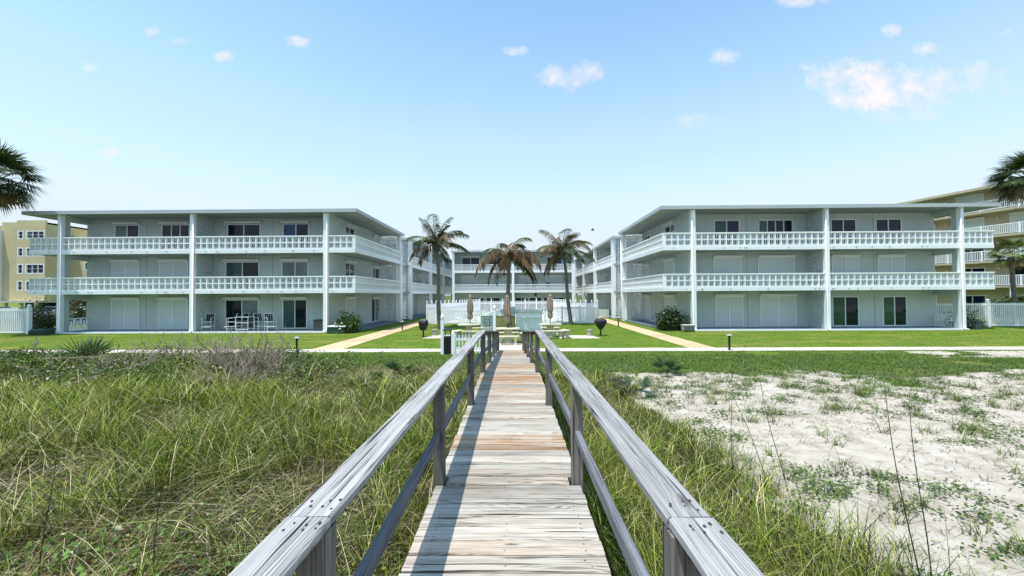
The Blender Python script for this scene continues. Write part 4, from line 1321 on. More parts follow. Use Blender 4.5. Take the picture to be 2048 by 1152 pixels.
def umbrella(label, px, Y, top, low):
    x = X(px, Y); r = thing('umbrella', label, 'parasol', (x, Y, 0), 'closed parasols on the picnic tables')
    mb = MB(); mb.lathe(x, Y, [(.022, .70), (.022, top - .05)], 8); part('pole', mb, 'black_paint', r)
    n = 24; vs = []; fs = []
    H = top - low
    prof = [(.05, 0), (.11, .03), (.135, .10), (.13, .22), (.10, .26), (.15, .34), (.16, .5), (.14, .7), (.11, .85), (.075, .93), (.10, .94), (.06, .985), (.015, 1.0)]
    rr = random.Random(px)
    for (rad, t) in prof:
        for k in range(n):
            a = 2 * PI * k / n
            f = 1 + (.22 if k % 3 == 0 else (-.12 if k % 3 == 1 else 0)) + rr.uniform(-.06, .06)
            vs.append((x + rad * f * math.cos(a), Y + rad * f * math.sin(a), low + H * t))
    for i in range(len(prof) - 1):
        for k in range(n):
            a = i * n + k; b_ = i * n + (k + 1) % n
            fs.append((a, b_, b_ + n, a + n))
    fs.append(tuple(range(n - 1, -1, -1)))
    mb = MB(); mb.add(vs, fs); part('canopy', mb, 'taupe_canvas', r)
    mb = MB(); mb.lathe(x, Y, [(.12, low + H * .225), (.128, low + H * .24), (.12, low + H * .255)], 14); part('strap', mb, 'taupe_canvas', r)
    mb = MB(); mb.lathe(x, Y, [(.02, top - .01), (.03, top + .02), (.005, top + .06)], 8); part('finial', mb, 'stone_table', r)
umbrella('closed taupe parasol on the left picnic table', 940, 23.4, 2.44, 1.02)
umbrella('closed taupe parasol in front of the middle palm trunk', 1014, 20.6, 2.42, .98)
umbrella('closed taupe parasol on the right picnic table', 1100, 23.4, 2.46, 1.06)
def stone_table(label, px, Y, w=1.3):
    x = X(px, Y); r = thing('picnic_table', label, 'picnic table', (x, Y, 0), 'stone picnic tables on the lawn')
    mb = MB()
    mb.prism([(x + w / 2 * math.copysign(abs(math.cos(a)) ** .45, math.cos(a)), Y + .42 * math.copysign(abs(math.sin(a)) ** .45, math.sin(a))) for a in [2 * PI * (k + .5) / 24 for k in range(24)]], .70, .765)
    part('table_top', mb, 'stone_table', r, bevel=.01)
    mb = MB(); mb.lathe(x, Y, [(.30, 0), (.30, .07), (.17, .12), (.13, .3), (.16, .5), (.27, .66), (.27, .698)], 16); part('pedestal', mb, 'stone_table', r)
def bench(label, px, Y, w=1.15, rot=0):
    r = thing('bench', label, 'bench', (0, 0, 0), 'stone benches round the picnic tables')
    mb = MB(); n = 12
    mb.prism([(w / 2 * math.copysign(abs(math.cos(a)) ** .35, math.cos(a)), .18 * math.copysign(abs(math.sin(a)) ** .35, math.sin(a))) for a in [2 * PI * (k + .5) / 20 for k in range(20)]], .40, .46); part('seat', mb, 'stone_table', r, bevel=.01)
    for sx in (-1, 1):
        mb = MB(); c_ = sx * (w / 2 - .2)
        prof = [(-.15, 0), (.15, 0), (.15, .06), (.09, .14), (.10, .28), (.15, .398), (-.15, .398), (-.10, .28), (-.09, .14), (-.15, .06)]
        vs = [(c_ - .07, a, z) for a, z in prof] + [(c_ + .07, a, z) for a, z in prof]; k = len(prof)
        mb.add(vs, [tuple(range(k - 1, -1, -1)), tuple(range(k, 2 * k))] + [(i, (i + 1) % k, (i + 1) % k + k, i + k) for i in range(k)])
        part('leg', mb, 'stone_table', r)
    r.location = (X(px, Y), Y, 0); r.rotation_euler = (0, 0, rot)
stone_table('stone picnic table under the left parasol', 938, 23.4)
stone_table('stone picnic table at the end of the boardwalk under the middle parasol', 1015, 20.5, 1.25)
stone_table('stone picnic table under the right parasol', 1100, 23.4)
bench('stone bench in front of the left picnic table', 943, 22.3, 1.15, .05)
bench('stone bench behind the left picnic table', 950, 24.6, 1.1)
bench('stone bench set end-on at the left end of the left picnic table', 915, 22.6, .95, 1.35)
bench('stone bench in front of the middle picnic table', 1015, 19.5, 1.15)
bench('stone bench behind the middle picnic table', 1016, 21.5, 1.2)
bench('stone bench poking out left of the right handrail', 1046, 21.2, .8, 1.4)
bench('stone bench in front of the right picnic table', 1104, 22.3, 1.3)
bench('stone bench behind the right picnic table', 1100, 24.6, 1.2)
bench('stone bench set end-on at the right end of the right picnic table', 1128, 22.9, 1.0, -1.2)

def grill(label, px, Y, sc, rnd):
    x = X(px, Y); r = thing('barbecue_grill', label, 'barbecue', (x, Y, 0), 'covered barbecue grills on posts')
    mb = MB(); mb.lathe(x, Y, [(.06, 0), (.05, .02), (.05, .5)], 12); part('post', mb, 'black_paint', r)
    rr = random.Random(int(px))
    mb = MB(); n = 18; vs = []; fs = []
    if rnd: prof = [(.05, .38), (.13, .42), (.20, .52), (.30, .68), (.36, .80), (.34, .92), (.27, 1.0), (.14, 1.03), (.01, 1.02)]
    else: prof = [(.16, .40), (.22, .46), (.27, .60), (.31, .80), (.33, .84), (.28, .97), (.16, 1.06), (.01, 1.09)]
    for (rad, z) in prof:
        for k in range(n):
            a = 2 * PI * k / n
            c_, s_ = math.cos(a), math.sin(a)
            e = .62
            cc = math.copysign(abs(c_) ** e, c_); ss = math.copysign(abs(s_) ** e, s_)
            f = 1 + rr.uniform(-.07, .07)
            vs.append((x + rad * sc * cc * f, Y + rad * .8 * sc * ss * f, z + rr.uniform(-.015, .015)))
    for i in range(len(prof) - 1):
        for k in range(n):
            a = i * n + k; b_ = i * n + (k + 1) % n
            fs.append((a, b_, b_ + n, a + n))
    fs.append(tuple(range(n - 1, -1, -1)))
    mb.add(vs, fs); part('cover', mb, 'black_cover', r)
grill('covered black barbecue left of the left picnic table', 846.5, 23.6, .88, False)
grill('rounded black covered barbecue on the right lawn', 1200.5, 23.9, 1.0, True)
def ashcan(label, px, Y, slab):
    x = X(px, Y); r = thing('ash_can', label, 'ash can', (x, Y, 0), 'galvanised ash cans')
    mb = MB(); mb.lathe(x, Y, [(.15, .03), (.16, .32), (.18, .33), (.18, .38), (.15, .39), (.02, .395)], 16); part('body', mb, 'grey_metal', r)
    mb = MB(); mb.lathe(x, Y, [(.17, .30), (.172, .32)], 16); part('band', mb, 'grey_metal', r)
    o = sheet('concrete_pad', slab, .03, 'path_concrete')
ashcan('rusty ash can on a pad beside the left barbecue', 869.5, 24.3, [(-5.4, 22.6), (-3.6, 22.6), (-3.6, 24.6), (-5.1, 24.6)])
ashcan('shiny ash can on a pad beside the rounded right barbecue', 1178.5, 23.7, [(3.0, 22.3), (4.6, 22.3), (4.35, 23.9), (2.95, 23.9)])

# tall tarp-covered box and low yellow shed between tables and pool
r = thing('covered_hot_tub', 'pale aqua box with streaky sheeting, right of the middle palm trunk', 'covered box', (X(1057, 27.2), 27.6, 0))
x0, x1 = X(1031, 27.2), X(1084, 27.2)
mb = MB(); n = 20
for i in range(n):
    a = x0 + (x1 - x0) * i / n; b_ = x0 + (x1 - x0) * (i + 1) / n
    q = .02 * (i % 2)
    mb.add([(a, 27.2 + q, .05), (b_, 27.22 - q, .05), (b_, 27.2 - q + .02, 1.3), (a, 27.2 + q, 1.3)], [(0, 1, 2, 3)])
mb.box(x0 + .01, x1 - .01, 27.24, 28.6, .04, 1.3)
part('sheeting', mb, 'aqua_tarp', r)
mb = MB(); mb.box(x0 - .06, x1 + .03, 27.1, 28.7, 1.305, 1.42); part('lid', mb, 'teal_sheet', r)
mb = MB(); mb.box(x0 - .02, x1 + .02, 27.13, 27.19, .90, .96); part('band', mb, 'white_paint', r)
for a in (x1 + .02,):
    mb = MB(); mb.box(a, a + .06, 27.15, 27.3, .55, .62); mb.box(a, a + .06, 27.15, 27.3, 1.15, 1.22); part('latch', mb, 'black_paint', r)
r = thing('pool_shed', 'low yellow shed with a sloping teal roof, left of the middle palm trunk', 'shed', (X(1000, 28), 28.6, 0))
x0, x1 = X(961, 28), X(1030, 28); xm = X(1000, 28)
mb = MB(); mb.box(x0, xm - .3, 28, 29.8, 0, 1.0); part('wall', mb, 'teal_sheet', r)
mb = MB(); mb.box(xm - .298, x1, 28.02, 29.8, 0, 1.0); part('wall', mb, 'yellow_panel', r)
mb = MB(); mb.add([(x0 - .05, 27.9, 1.0), (x1, 27.9, 1.0), (x1, 27.9, 1.62), (x1 - .7, 27.9, 1.55), (x0 - .05, 29.9, 1.0), (x1, 29.9, 1.0), (x1, 29.9, 1.62), (x1 - .7, 29.9, 1.55)],
                 [(0, 1, 2, 3), (7, 6, 5, 4), (0, 3, 7, 4), (3, 2, 6, 7), (1, 5, 6, 2)]); part('roof', mb, 'teal_sheet', r)
mb = MB(); mb.box(x0 - .05, x1, 27.86, 27.898, 1.0, 1.12); mb.box(x1 - .75, x1 - .7, 27.86, 27.898, 1.12, 1.5); part('trim', mb, 'white_paint', r)
# small metal chair in front of the shed
r = thing('garden_chair', 'small dark metal chair in front of the low yellow shed', 'chair', (0, 0, 0))
mb = MB()
for a in (-.2, .2):
    for b_ in (-.2, .2): mb.tube([(a, b_, 0), (a, b_, .42 if b_ < 0 else .85)], .016, 6)
mb.tube([(-.2, .2, .85), (.2, .2, .85)], .016, 6); mb.tube([(-.2, .2, .65), (.2, .2, .65)], .012, 6)
part('frame', mb, 'black_paint', r)
mb = MB(); mb.box(-.21, .21, -.21, .21, .42, .45); part('seat', mb, 'black_paint', r)
mb = MB(); mb.tube([(-.22, -.2, .6), (-.22, .2, .62)], .015, 6); mb.tube([(.22, -.2, .6), (.22, .2, .62)], .015, 6); part('armrest', mb, 'black_paint', r)
r.location = (X(976, 26.4), 26.4, 0); r.rotation_euler = (0, 0, .5)

# white sun loungers on the pool deck
LG = thing('sun_lounger', 'white sun lounger at the left of the pool deck nearest the fence', 'sun lounger', (0, 0, 0), 'white loungers on the pool deck')
mb = MB()
for a in (-.3, .3): mb.tube([(a, -.95, .3), (a, .95, .3)], .025, 6)
part('frame', mb, 'vinyl', LG)
for a in (-.3, .3):
    for b_ in (-.75, .6): mb = MB(); mb.tube([(a, b_, 0), (a, b_, .3)], .025, 6); part('leg', mb, 'vinyl', LG)
mb = MB()
for i in range(12): mb.box(-.29, .29, -.94 + i * .1, -.86 + i * .1, .31, .33)
part('seat_straps', mb, 'vinyl', LG)
mb = MB()
for i in range(8):
    a = .28 + i * .075; z = .33 + i * .065
    mb.box(-.29, .29, a, a + .03, z, z + .055)
part('backrest', mb, 'vinyl', LG)
LG.location = (-5.6, 38.0, .02); LG.rotation_euler = (0, 0, .4)
for (x, y, a, lb) in ((-4.3, 38.6, .3, 'white sun lounger second from the left on the pool deck'), (-3.1, 39.0, .2, 'white sun lounger behind the left parasol'),
                      (2.6, 38.0, -.2, 'white sun lounger behind the right parasol'), (3.7, 37.2, -.4, 'white sun lounger near the leaning right palm'), (-1.6, 41.5, 1.4, 'white sun lounger turned sideways far across the pool deck')):
    copy_tree(LG, (x, y, .02), a, lb)

# bar-height patio set on the left terrace
def bar_chair(label):
    r = thing('bar_chair', label, 'chair', (0, 0, 0), 'white framed bar chairs on the left terrace')
    fm = MB(); R_ = .017
    for sx in (-.27, .27):
        fm.tube([(sx, -.25, 0), (sx, -.25, .88), (sx, .2, .9)], R_, 6)
        fm.tube([(sx, .25, 0), (sx, .22, .62), (sx, .34, 1.16)], R_, 6)
        fm.tube([(sx, -.25, .3), (sx, .25, .3)], R_ * .8, 6)
        fm.tube([(sx, -.25, .62), (sx, .22, .62)], R_, 6)
    for z, y in ((.3, -.25), (.62, -.25), (.62, .22), (.3, .25), (1.16, .34)): fm.tube([(-.27, y, z), (.27, y, z)], R_, 6)
    fm.box(-.27, .27, -.42, -.22, .27, .29)
    part('frame', fm, 'vinyl', r)
    mb = MB(); mb.box(-.25, .25, -.24, .21, .625, .645); part('seat', mb, 'strap_dark', r)
    for i in range(4):
        a = -.2 + i * .133
        mb = MB(); mb.add([(a - .048, .235, .66), (a + .048, .235, .66), (a + .048, .34, 1.15), (a - .048, .34, 1.15), (a - .048, .25, .66), (a + .048, .25, .66), (a + .048, .355, 1.15), (a - .048, .355, 1.15)],
                         [(0, 1, 2, 3), (7, 6, 5, 4), (0, 4, 5, 1), (1, 5, 6, 2), (2, 6, 7, 3), (3, 7, 4, 0)]); part('back_strap', mb, 'strap_dark', r)
    return r
B0 = bar_chair('bar chair standing alone near the partition on the left terrace')
B0.location = (X(417, 27.4), 27.4, .1); B0.rotation_euler = (0, 0, .25)
for px, y, a, lb in ((464, 27.25, -1.1, 'bar chair left of the high white table'), (484, 28.05, -.3, 'bar chair behind the high white table'),
                     (521, 27.6, 1.1, 'bar chair directly right of the high white table'), (541, 27.2, .9, 'rightmost bar chair on the left terrace')):
    copy_tree(B0, (X(px, y), y, .1), a, lb)
r = thing('bar_table', 'high white patio table between the bar chairs', 'table', (X(489, 27.3), 27.3, .1))
x = X(490, 27.3)
mb = MB(); mb.box(x - .48, x + .48, 26.95, 27.65, 1.03, 1.06); part('table_top', mb, 'vinyl', r)
for a in (-.42, .42):
    for b_ in (-.3, .3): mb = MB(); mb.tube([(x + a, 27.3 + b_, .1), (x + a, 27.3 + b_, 1.03)], .02, 6); part('leg', mb, 'vinyl', r)
mb = MB()
for b_ in (-.3, .3): mb.tube([(x - .42, 27.3 + b_, .65), (x + .42, 27.3 + b_, .65)], .015, 6); mb.tube([(x - .42, 27.3 + b_, .2), (x + .42, 27.3 + b_, .2)], .015, 6)
part('stretcher', mb, 'vinyl', r)

# boxes round the corner columns
r = thing('deck_box', 'dark slatted storage box beside the left corner column', 'storage box', (X(637, 27), 27, .1))
x0, x1 = X(627, 26.9), X(647, 26.9)
mb = MB(); mb.box(x0, x1, 26.9, 27.5, .105, .80); part('body', mb, 'deck_box', r)
mb = MB()
for i in range(9): a = x0 + .02 + i * (x1 - x0 - .04) / 8.6; mb.box(a, a + .045, 26.88, 26.899, .12, .78)
part('slat', mb, 'deck_box', r)
mb = MB(); mb.box(x0 - .02, x1 + .02, 26.86, 27.54, .805, .85); part('lid', mb, 'black_paint', r)
r = thing('transformer_box', 'dark green utility box with a white lid beside the left sea grape', 'utility box', (X(671, 25.9), 26.1, 0))
x0, x1 = X(654, 25.9), X(689, 25.9)
mb = MB(); mb.box(x0, x1, 25.9, 26.45, 0, .42); part('body', mb, 'dark_green', r, bevel=.02)
mb = MB(); mb.box(x0 - .02, x1 + .02, 25.86, 26.5, .425, .50); part('lid', mb, 'white_paint', r, bevel=.02)
r = thing('utility_box', 'low grey ribbed box at the foot of the right corner column', 'utility box', (X(1378, 26.1), 26.3, 0))
x0, x1 = X(1366, 26.1), X(1389, 26.1)
mb = MB(); mb.box(x0, x1, 26.1, 26.5, .05, .38); part('body', mb, 'grey_metal', r, bevel=.04)
mb = MB(); mb.box(x0 - .02, x1 + .02, 26.06, 26.53, .385, .46); part('lid', mb, 'concrete', r, bevel=.03)
mb = MB()
for i in range(4): mb.box(x0 + .03, x1 - .03, 26.085, 26.098, .09 + i * .07, .12 + i * .07)
part('louvre', mb, 'black_paint', r)
r = thing('irrigation_box', 'dark ribbed low box beside the bush at the far left', 'utility box', (X(70, 25.9), 26, 0))
x0, x1 = X(53, 25.6), X(87, 25.6)
mb = MB(); mb.box(x0, x1, 25.7, 26.3, 0, .30); mb.box(x0 + .05, x1 - .05, 25.75, 26.25, .30, .38); part('body', mb, 'dark_green', r, bevel=.04)
mb = MB()
for i in range(4): mb.box(x0 + .05, x1 - .05, 25.67, 25.698, .05 + i * .06, .08 + i * .06)
part('rib', mb, 'black_paint', r)
r = thing('junction_box', 'small green box on the lawn right of the last column', 'utility box', (X(1957, 26.8), 26.9, 0))
x0, x1 = X(1951, 26.8), X(1963, 26.8)
mb = MB(); mb.box(x0, x1, 26.8, 27.1, 0, .5); part('body', mb, 'dark_green', r, bevel=.03)
mb = MB(); mb.box(x0 - .015, x1 + .015, 26.78, 27.12, .505, .57); part('lid', mb, 'dark_green', r, bevel=.02)
r = thing('planter_box', 'white box with a turquoise cover on the right gallery', 'box', (X(1206, 41.5), 41.5, .1))
mb = MB(); x0 = X(1199, 41.5); mb.box(x0, x0 + .9, 41.3, 41.8, .1, 1.0); part('body', mb, 'stucco', r)
mb = MB(); mb.box(x0 - .02, x0 + .92, 41.28, 41.82, 1.003, 1.05); part('lid', mb, 'deck_box', r)

# cars in the lot at far left
def car(label, x, y, rz, paint):
    r = thing('parked_car', label, 'car', (0, 0, 0), 'cars parked behind the left block')
    side = [(-2.2, .35), (-2.25, .65), (-2.1, .86), (-1.35, .95), (-.75, 1.40), (.75, 1.44), (1.45, 1.0), (2.1, .88), (2.25, .6), (2.2, .32)]
    vs = []
    for w_ in (-.88, .88):
        for (a, z) in side: vs.append((a, w_ * (.82 if z > 1.2 else 1), z))
    k = len(side); mb = MB(); mb.add(vs, [tuple(range(k)), tuple(range(2 * k - 1, k - 1, -1))] + [(i, i + k, (i + 1) % k + k, (i + 1) % k) for i in range(k)])
    part('body', mb, paint, r, bevel=.03)
    for sy in (-1, 1):
        mb = MB(); mb.add([(-1.2, sy * .875, .97), (1.3, sy * .875, 1.0), (.72, sy * .76, 1.36), (-.7, sy * .76, 1.34)], [(0, 1, 2, 3)])
        mb.v = [(a, b_ + sy * .012, c_) for a, b_, c_ in mb.v]
        part('side_window', mb, 'glass_dark', r)
        for a in (-1.4, 1.35):
            mb = MB(); mb.tube([(a, sy * .7, .33), (a, sy * .9, .33)], .33, 16); w_ = part('wheel', mb, 'tyre', r)
            mb = MB(); mb.tube([(a, sy * .9, .33), (a, sy * .915, .33)], .19, 12); part('rim', mb, 'grey_metal', w_)
    mb = MB(); mb.add([(-1.36, -.7, .98), (-1.36, .7, .98), (-.79, .62, 1.38), (-.79, -.62, 1.38)], [(3, 2, 1, 0)]); mb.v = [(a - .02, b_, c_ + .02) for a, b_, c_ in mb.v]; part('windscreen', mb, 'glass_dark', r)
    mb = MB(); mb.add([(1.42, -.7, 1.04), (1.42, .7, 1.04), (.8, .62, 1.42), (.8, -.62, 1.42)], [(0, 1, 2, 3)]); mb.v = [(a + .02, b_, c_ + .02) for a, b_, c_ in mb.v]; part('windscreen', mb, 'glass_dark', r)
    for sy in (-.6, .6):
        mb = MB(); mb.box(-2.27, -2.24, sy - .15, sy + .15, .62, .74); part('headlight', mb, 'lamp_glass', r)
    r.location = (x, y, .01); r.rotation_euler = (0, 0, rz)
car('white car seen through the opening of the left block end wall', X(146, 44), 44, .5, 'car_white')
car('dark blue car behind the left fence', X(118, 47), 47, .2, 'car_blue')
car('silver car half hidden by the far left fence', X(32, 40), 40, .1, 'car_silver')
car('white car behind the far left fence post', X(-10, 44), 44, .1, 'car_white')

# bird
x, y, z = X(1186, 30), 30, EYE + (588 - 459) * 30 / F
r = thing('bird', 'tiny black bird flying above the courtyard', 'bird', (x, y, z))
mb = MB(); mb.tube([(x - .12, y, z + .02), (x - .06, y, z + .01), (x + .03, y, z), (x + .1, y, z), (x + .16, y, z - .01)], [.012, .045, .055, .03, .012], 8); part('body', mb, 'bird_black', r, smooth=True)
for sy in (-1, 1):
    mb = MB(); mb.add([(x - .04, y, z + .03), (x + .06, y, z + .03), (x + .05, y + sy * .14, z + .1), (x + .12, y + sy * .28, z + .06), (x - .02, y + sy * .14, z + .11)], [(0, 1, 2, 4), (4, 2, 3)]); part('wing', mb, 'bird_black', r)
# ------------------------------------------------------------------ palms and shrubs
def coconut_palm(label, px, Y, foot_px, crown_z, R, seed, dead, droopy=0.0):
    r_ = random.Random(seed); g = np.random.default_rng(seed)
    xf, xc = X(foot_px, Y), X(px, Y)
    root = thing('palm_tree', label, 'palm tree', (xf, Y, 0))
    mb = MB(); n = 26; pts = []; rad = []
    for i in range(n):
        t = i / (n - 1)
        pts.append((xf + (xc - xf) * t ** 1.25 + .05 * math.sin(t * 7 + seed), Y + .1 * math.sin(t * 3), crown_z * t))
        rad.append((.21 if i == 0 else .165 - .055 * t) * (1.07 if i % 2 else .97) + (.05 if t > .93 else 0))
    mb.tube(pts, rad, 10); part('trunk', mb, 'bark_palm', root)
    top = Vector((xc, Y + .1 * math.sin(3), crown_z))
    bs = MB()
    for i in range(16):
        a = r_.uniform(0, 6.28); q = r_.uniform(.1, .2)
        bs.tube([top + Vector((math.cos(a) * q, math.sin(a) * q, -.45 - r_.uniform(0, .3))), top + Vector((math.cos(a) * (q + .12), math.sin(a) * (q + .12), .05))], [.05, .02], 5)
    part('boots', bs, 'bark_palm', root)
    nf = 24
    for k in range(nf):
        az = 2 * PI * k / nf * 2.618 + r_.uniform(-.3, .3)
        el = 1.18 - 1.35 * (k / nf) ** 1.1 + r_.uniform(-.2, .2)              # young ones upright, old ones hanging
        L = R * r_.uniform(.95, 1.35) * (1.0 if k > 3 else .85)
        brown = r_.random() < dead or k > nf * .9
        pts = []; d = Vector((math.cos(az) * math.cos(el), math.sin(az) * math.cos(el), math.sin(el))); p = Vector(top)
        m = 14
        for i in range(m + 1):
            pts.append(p.copy())
            d = (d + Vector((.012, 0, -.048 - .055 * droopy - (.022 if brown else 0)) ) * (.6 + i * .15)).normalized()
            p = p + d * (L / m)
        V, T, C = [], [], []
        base = np.array((.078, .052, .026)) if brown else (np.array((.025, .048, .012)) if r_.random() < .7 else np.array((.10, .11, .02)))
        # rachis as a thin strip tube
        def strip(a, b_, w0, w1, c_):
            dd = (b_ - a).normalized(); s_ = dd.cross(Vector((0, 0, 1)));
            if s_.length < .1: s_ = Vector((1, 0, 0))
            s_.normalize(); u = dd.cross(s_)
            o = len(V)
            for q, w in ((a, w0), (b_, w1)):
                V.extend([q + s_ * w, q - s_ * w * .5 + u * w * .9, q - s_ * w * .5 - u * w * .9])
            C.extend([c_] * 6)
            for j in range(3): T.extend([(o + j, o + (j + 1) % 3, o + 3 + (j + 1) % 3), (o + j, o + 3 + (j + 1) % 3, o + 3 + j)])
        rc = np.array((.16, .12, .05)) if brown else np.array((.14, .14, .04))
        for i in range(m): strip(pts[i], pts[i + 1], .028 * (1 - i / m) + .006, .028 * (1 - (i + 1) / m) + .006, rc)
        nl = 46
        for i in range(nl):
            t = .10 + .9 * i / nl
            fi = t * m; a = int(min(fi, m - 1)); p0 = pts[a].lerp(pts[a + 1], fi - a)
            dd = (pts[a + 1] - pts[a]).normalized()
            s0 = dd.cross(Vector((0, 0, 1)))
            if s0.length < .1: s0 = Vector((0, 1, 0))
            s0.normalize()
            ll = L * .34 * math.sin(min(1, t * 1.6 + .25) * PI * .5) * (1 - .55 * t ** 3) * r_.uniform(.8, 1.15)
            if r_.random() < (.25 if brown else .07): continue
            for sg in (-1, 1):
                dr = (s0 * sg * .75 + dd * .65 + Vector((0, 0, -.35 - (.45 if brown else 0) + r_.uniform(-.25, .15)))).normalized()
                q1 = p0 + dr * ll * .5; q2 = q1 + (dr + Vector((.12, 0, -.55 - (.4 if brown else 0)))).normalized() * ll * .5
                wv = dr.cross(Vector((0, 0, 1)))
                wv = (wv.normalized() if wv.length > .05 else s0) * .022 + Vector((0, 0, .010))
                o = len(V); V.extend([p0 - wv * .5, p0 + wv * .5, q1 + wv, q1 - wv, q2])
                cc = base * r_.uniform(.7, 1.35) * (1.0 if not brown else r_.choice([.8, 1, 1.5, 2.4])); C.extend([cc] * 4 + [cc * 1.3])
                T.extend([(o, o + 1, o + 2), (o, o + 2, o + 3), (o + 3, o + 2, o + 4)])
        soup('frond', [tuple(q) for q in V], T, np.array(C), 'frond_mat', root, tuple(top))
    return root
coconut_palm('tall palm with green and brown fronds on the left of the pool', 873, 29.7, 879, 6.35, 2.25, 3, .12)
coconut_palm('half dead palm with drooping brown fronds in the middle of the courtyard', 1016, 26.9, 1018, 5.0, 2.2, 8, .85, .8)
coconut_palm('leaning palm with browned fronds on the right of the pool', 1126, 33.2, 1141, 6.1, 2.3, 15, .6, .2)

def fan_leaf(mb_lists, base, d, R, rgen, col, n=22, spread=2.5, droop=.25, width=.05):
    V, T, C = mb_lists
    d = d.normalized(); s_ = d.cross(Vector((0, 0, 1)))
    if s_.length < .1: s_ = Vector((1, 0, 0))
    s_.normalize(); u = s_.cross(d).normalized()
    s_ = (s_ + u * rgen.uniform(-.5, .5)).normalized(); u = s_.cross(d).normalized()
    for i in range(n):
        a = (i / (n - 1) - .5) * spread
        dr = (d * math.cos(a) + s_ * math.sin(a) + u * (.10 * (i % 2) - .12 * abs(math.sin(a)))).normalized()
        ll = R * (1 - .22 * abs(a) / (spread / 2)) * rgen.uniform(.85, 1.1)
        w = (s_ * math.cos(a) - d * math.sin(a)) * width * .5
        q1 = base + dr * ll * .5; q2 = q1 + (dr + Vector((0, 0, -droop))).normalized() * ll * .5
        o = len(V); V.extend([base, q1 + w, q1 - w, q2]); cc = col * rgen.uniform(.65, 1.4); C.extend([cc * .8, cc, cc, cc * 1.3])
        T.extend([(o, o + 1, o + 2), (o + 2, o + 1, o + 3)])
def sabal(label, px, cy_px, Y, R, n, seed, trunk_foot_px=None, col=(.05, .075, .02), hz_base=590):
    g = random.Random(seed)
    x = X(px, Y); z = EYE + (hz_base - cy_px) * Y / F
    fx = X(trunk_foot_px if trunk_foot_px is not None else px, Y)
    root = thing('palm_tree', label, 'palm tree', (fx, Y, 0))
    mb = MB(); m = 30; pts = [(fx + (x - fx) * (i / m), Y, (z - .2) * i / m) for i in range(m + 1)]
    mb.tube(pts, [(.19 if R > 1.5 else .13) * (1.1 if i % 2 else .94) + (.06 if i > m - 5 else 0) for i in range(m + 1)], 10); part('trunk', mb, 'bark_palm', root)
    for k in range(n):
        az = 2.4 * k + g.uniform(-.3, .3); t = k / n
        el = 1.35 - 2.3 * t + g.uniform(-.15, .15)
        d = Vector((math.cos(az) * math.cos(el), math.sin(az) * math.cos(el), math.sin(el)))
        c0 = Vector((x, Y, z)) + d * .15; c1 = c0 + (d + Vector((0, 0, .05))).normalized() * R * g.uniform(.42, .6)
        V, T, C = [], [], []
        cc = np.array(col) * g.uniform(.8, 1.5)
        if t > .85: cc = np.array((.16, .12, .06))
        s_ = d.cross(Vector((0, 0, 1))).normalized() * .02 if abs(d.z) < .98 else Vector((.02, 0, 0))
        V += [c0 - s_, c0 + s_, c1 + s_ * .6, c1 - s_ * .6, c0 + Vector((0, 0, .02)), c1 + Vector((0, 0, .02))]; C += [cc * 1.3] * 6; T += [(0, 1, 2), (0, 2, 3), (1, 4, 5), (1, 5, 2), (4, 0, 3), (4, 3, 5)]
        fan_leaf((V, T, C), c1, d + Vector((0, 0, -.25)), R * .62, g, cc, 34, 3.6, .35 + .5 * t, .075 * R / 2)
        soup('frond', [tuple(q) for q in V], T, np.array(C), 'frond_mat', root, tuple(c0))
    return root
sabal('big cabbage palm crown cut by the left edge of the picture', -14, 350, 25, 2.15, 58, 5, -75, (.032, .05, .016))
sabal('dark cabbage palm crown cut by the right edge in front of the tan building', 2062, 366, 26.5, 1.8, 54, 6, 2125, (.032, .055, .016))
sabal('small cabbage palm with a curved trunk by the right fence', 2024, 508, 31, 1.25, 30, 9, 2030, (.10, .12, .03), 583)

def bush(label, cx, cy_, w, d, h, n, lsize, cols, wts, seed, name='shrub', flat=.25, base=.05, stems=9):
    global rng
    g = np.random.default_rng(seed); sv = rng; rng = g
    root = thing(name, label, 'shrub', (cx, cy_, 0))
    # lumps of leaves spread through the crown
    k = max(8, n // 90)
    cen = g.normal(size=(k, 3)); cen /= np.linalg.norm(cen, axis=1)[:, None]
    cen *= (g.uniform(.35, 1, (k, 1))) ** .6
    cen[:, 2] = np.abs(cen[:, 2]) * 1.0
    i = g.integers(0, k, n)
    p = cen[i] * .8 + g.normal(size=(n, 3)) * .17
    low = p[:, 2] < 0; p[low, 2] *= -.6
    pos = np.stack([cx + p[:, 0] * w / 2, cy_ + p[:, 1] * d / 2, base + p[:, 2] * h * .95 + .05], 1)
    c_ = pal(n, cols, wts, .3)
    V, T, C = leaves(pos, g.uniform(.7, 1.3, n) * lsize, c_, flat, .85)
    # every leaf is on a twig: short strips back towards its clump
    mb = MB(); rr = random.Random(seed)
    for s_ in range(stems * 3):
        j = rr.randrange(k); e = cen[j]
        end = Vector((cx + e[0] * w * .4, cy_ + e[1] * d * .4, base + e[2] * h * .8))
        st = Vector((cx + rr.uniform(-.15, .15) * w, cy_ + rr.uniform(-.15, .15) * d, 0))
        mid = (st + end) * .5 + Vector((rr.uniform(-.1, .1), rr.uniform(-.1, .1), .1))
        mb.tube([st, mid, end], [.025, .016, .006], 5)
    part('stems', mb, 'twig', root)
    o = soup('foliage', V, T, C, 'leaf', root, (cx, cy_, 0))
    WP[o.name] = Vector((cx, cy_, 0)); o.location = (0, 0, 0)
    rng = sv
    return root
GR = [(.055, .10, .02), (.03, .06, .015), (.11, .16, .035), (.14, .10, .03)]
bush('round glossy sea grape in front of the left corner wall', X(691, 26.6) + .15, 26.6, 2.0, 1.6, 1.5, 1500, .15, GR, [4, 3, 2, .3], 21)
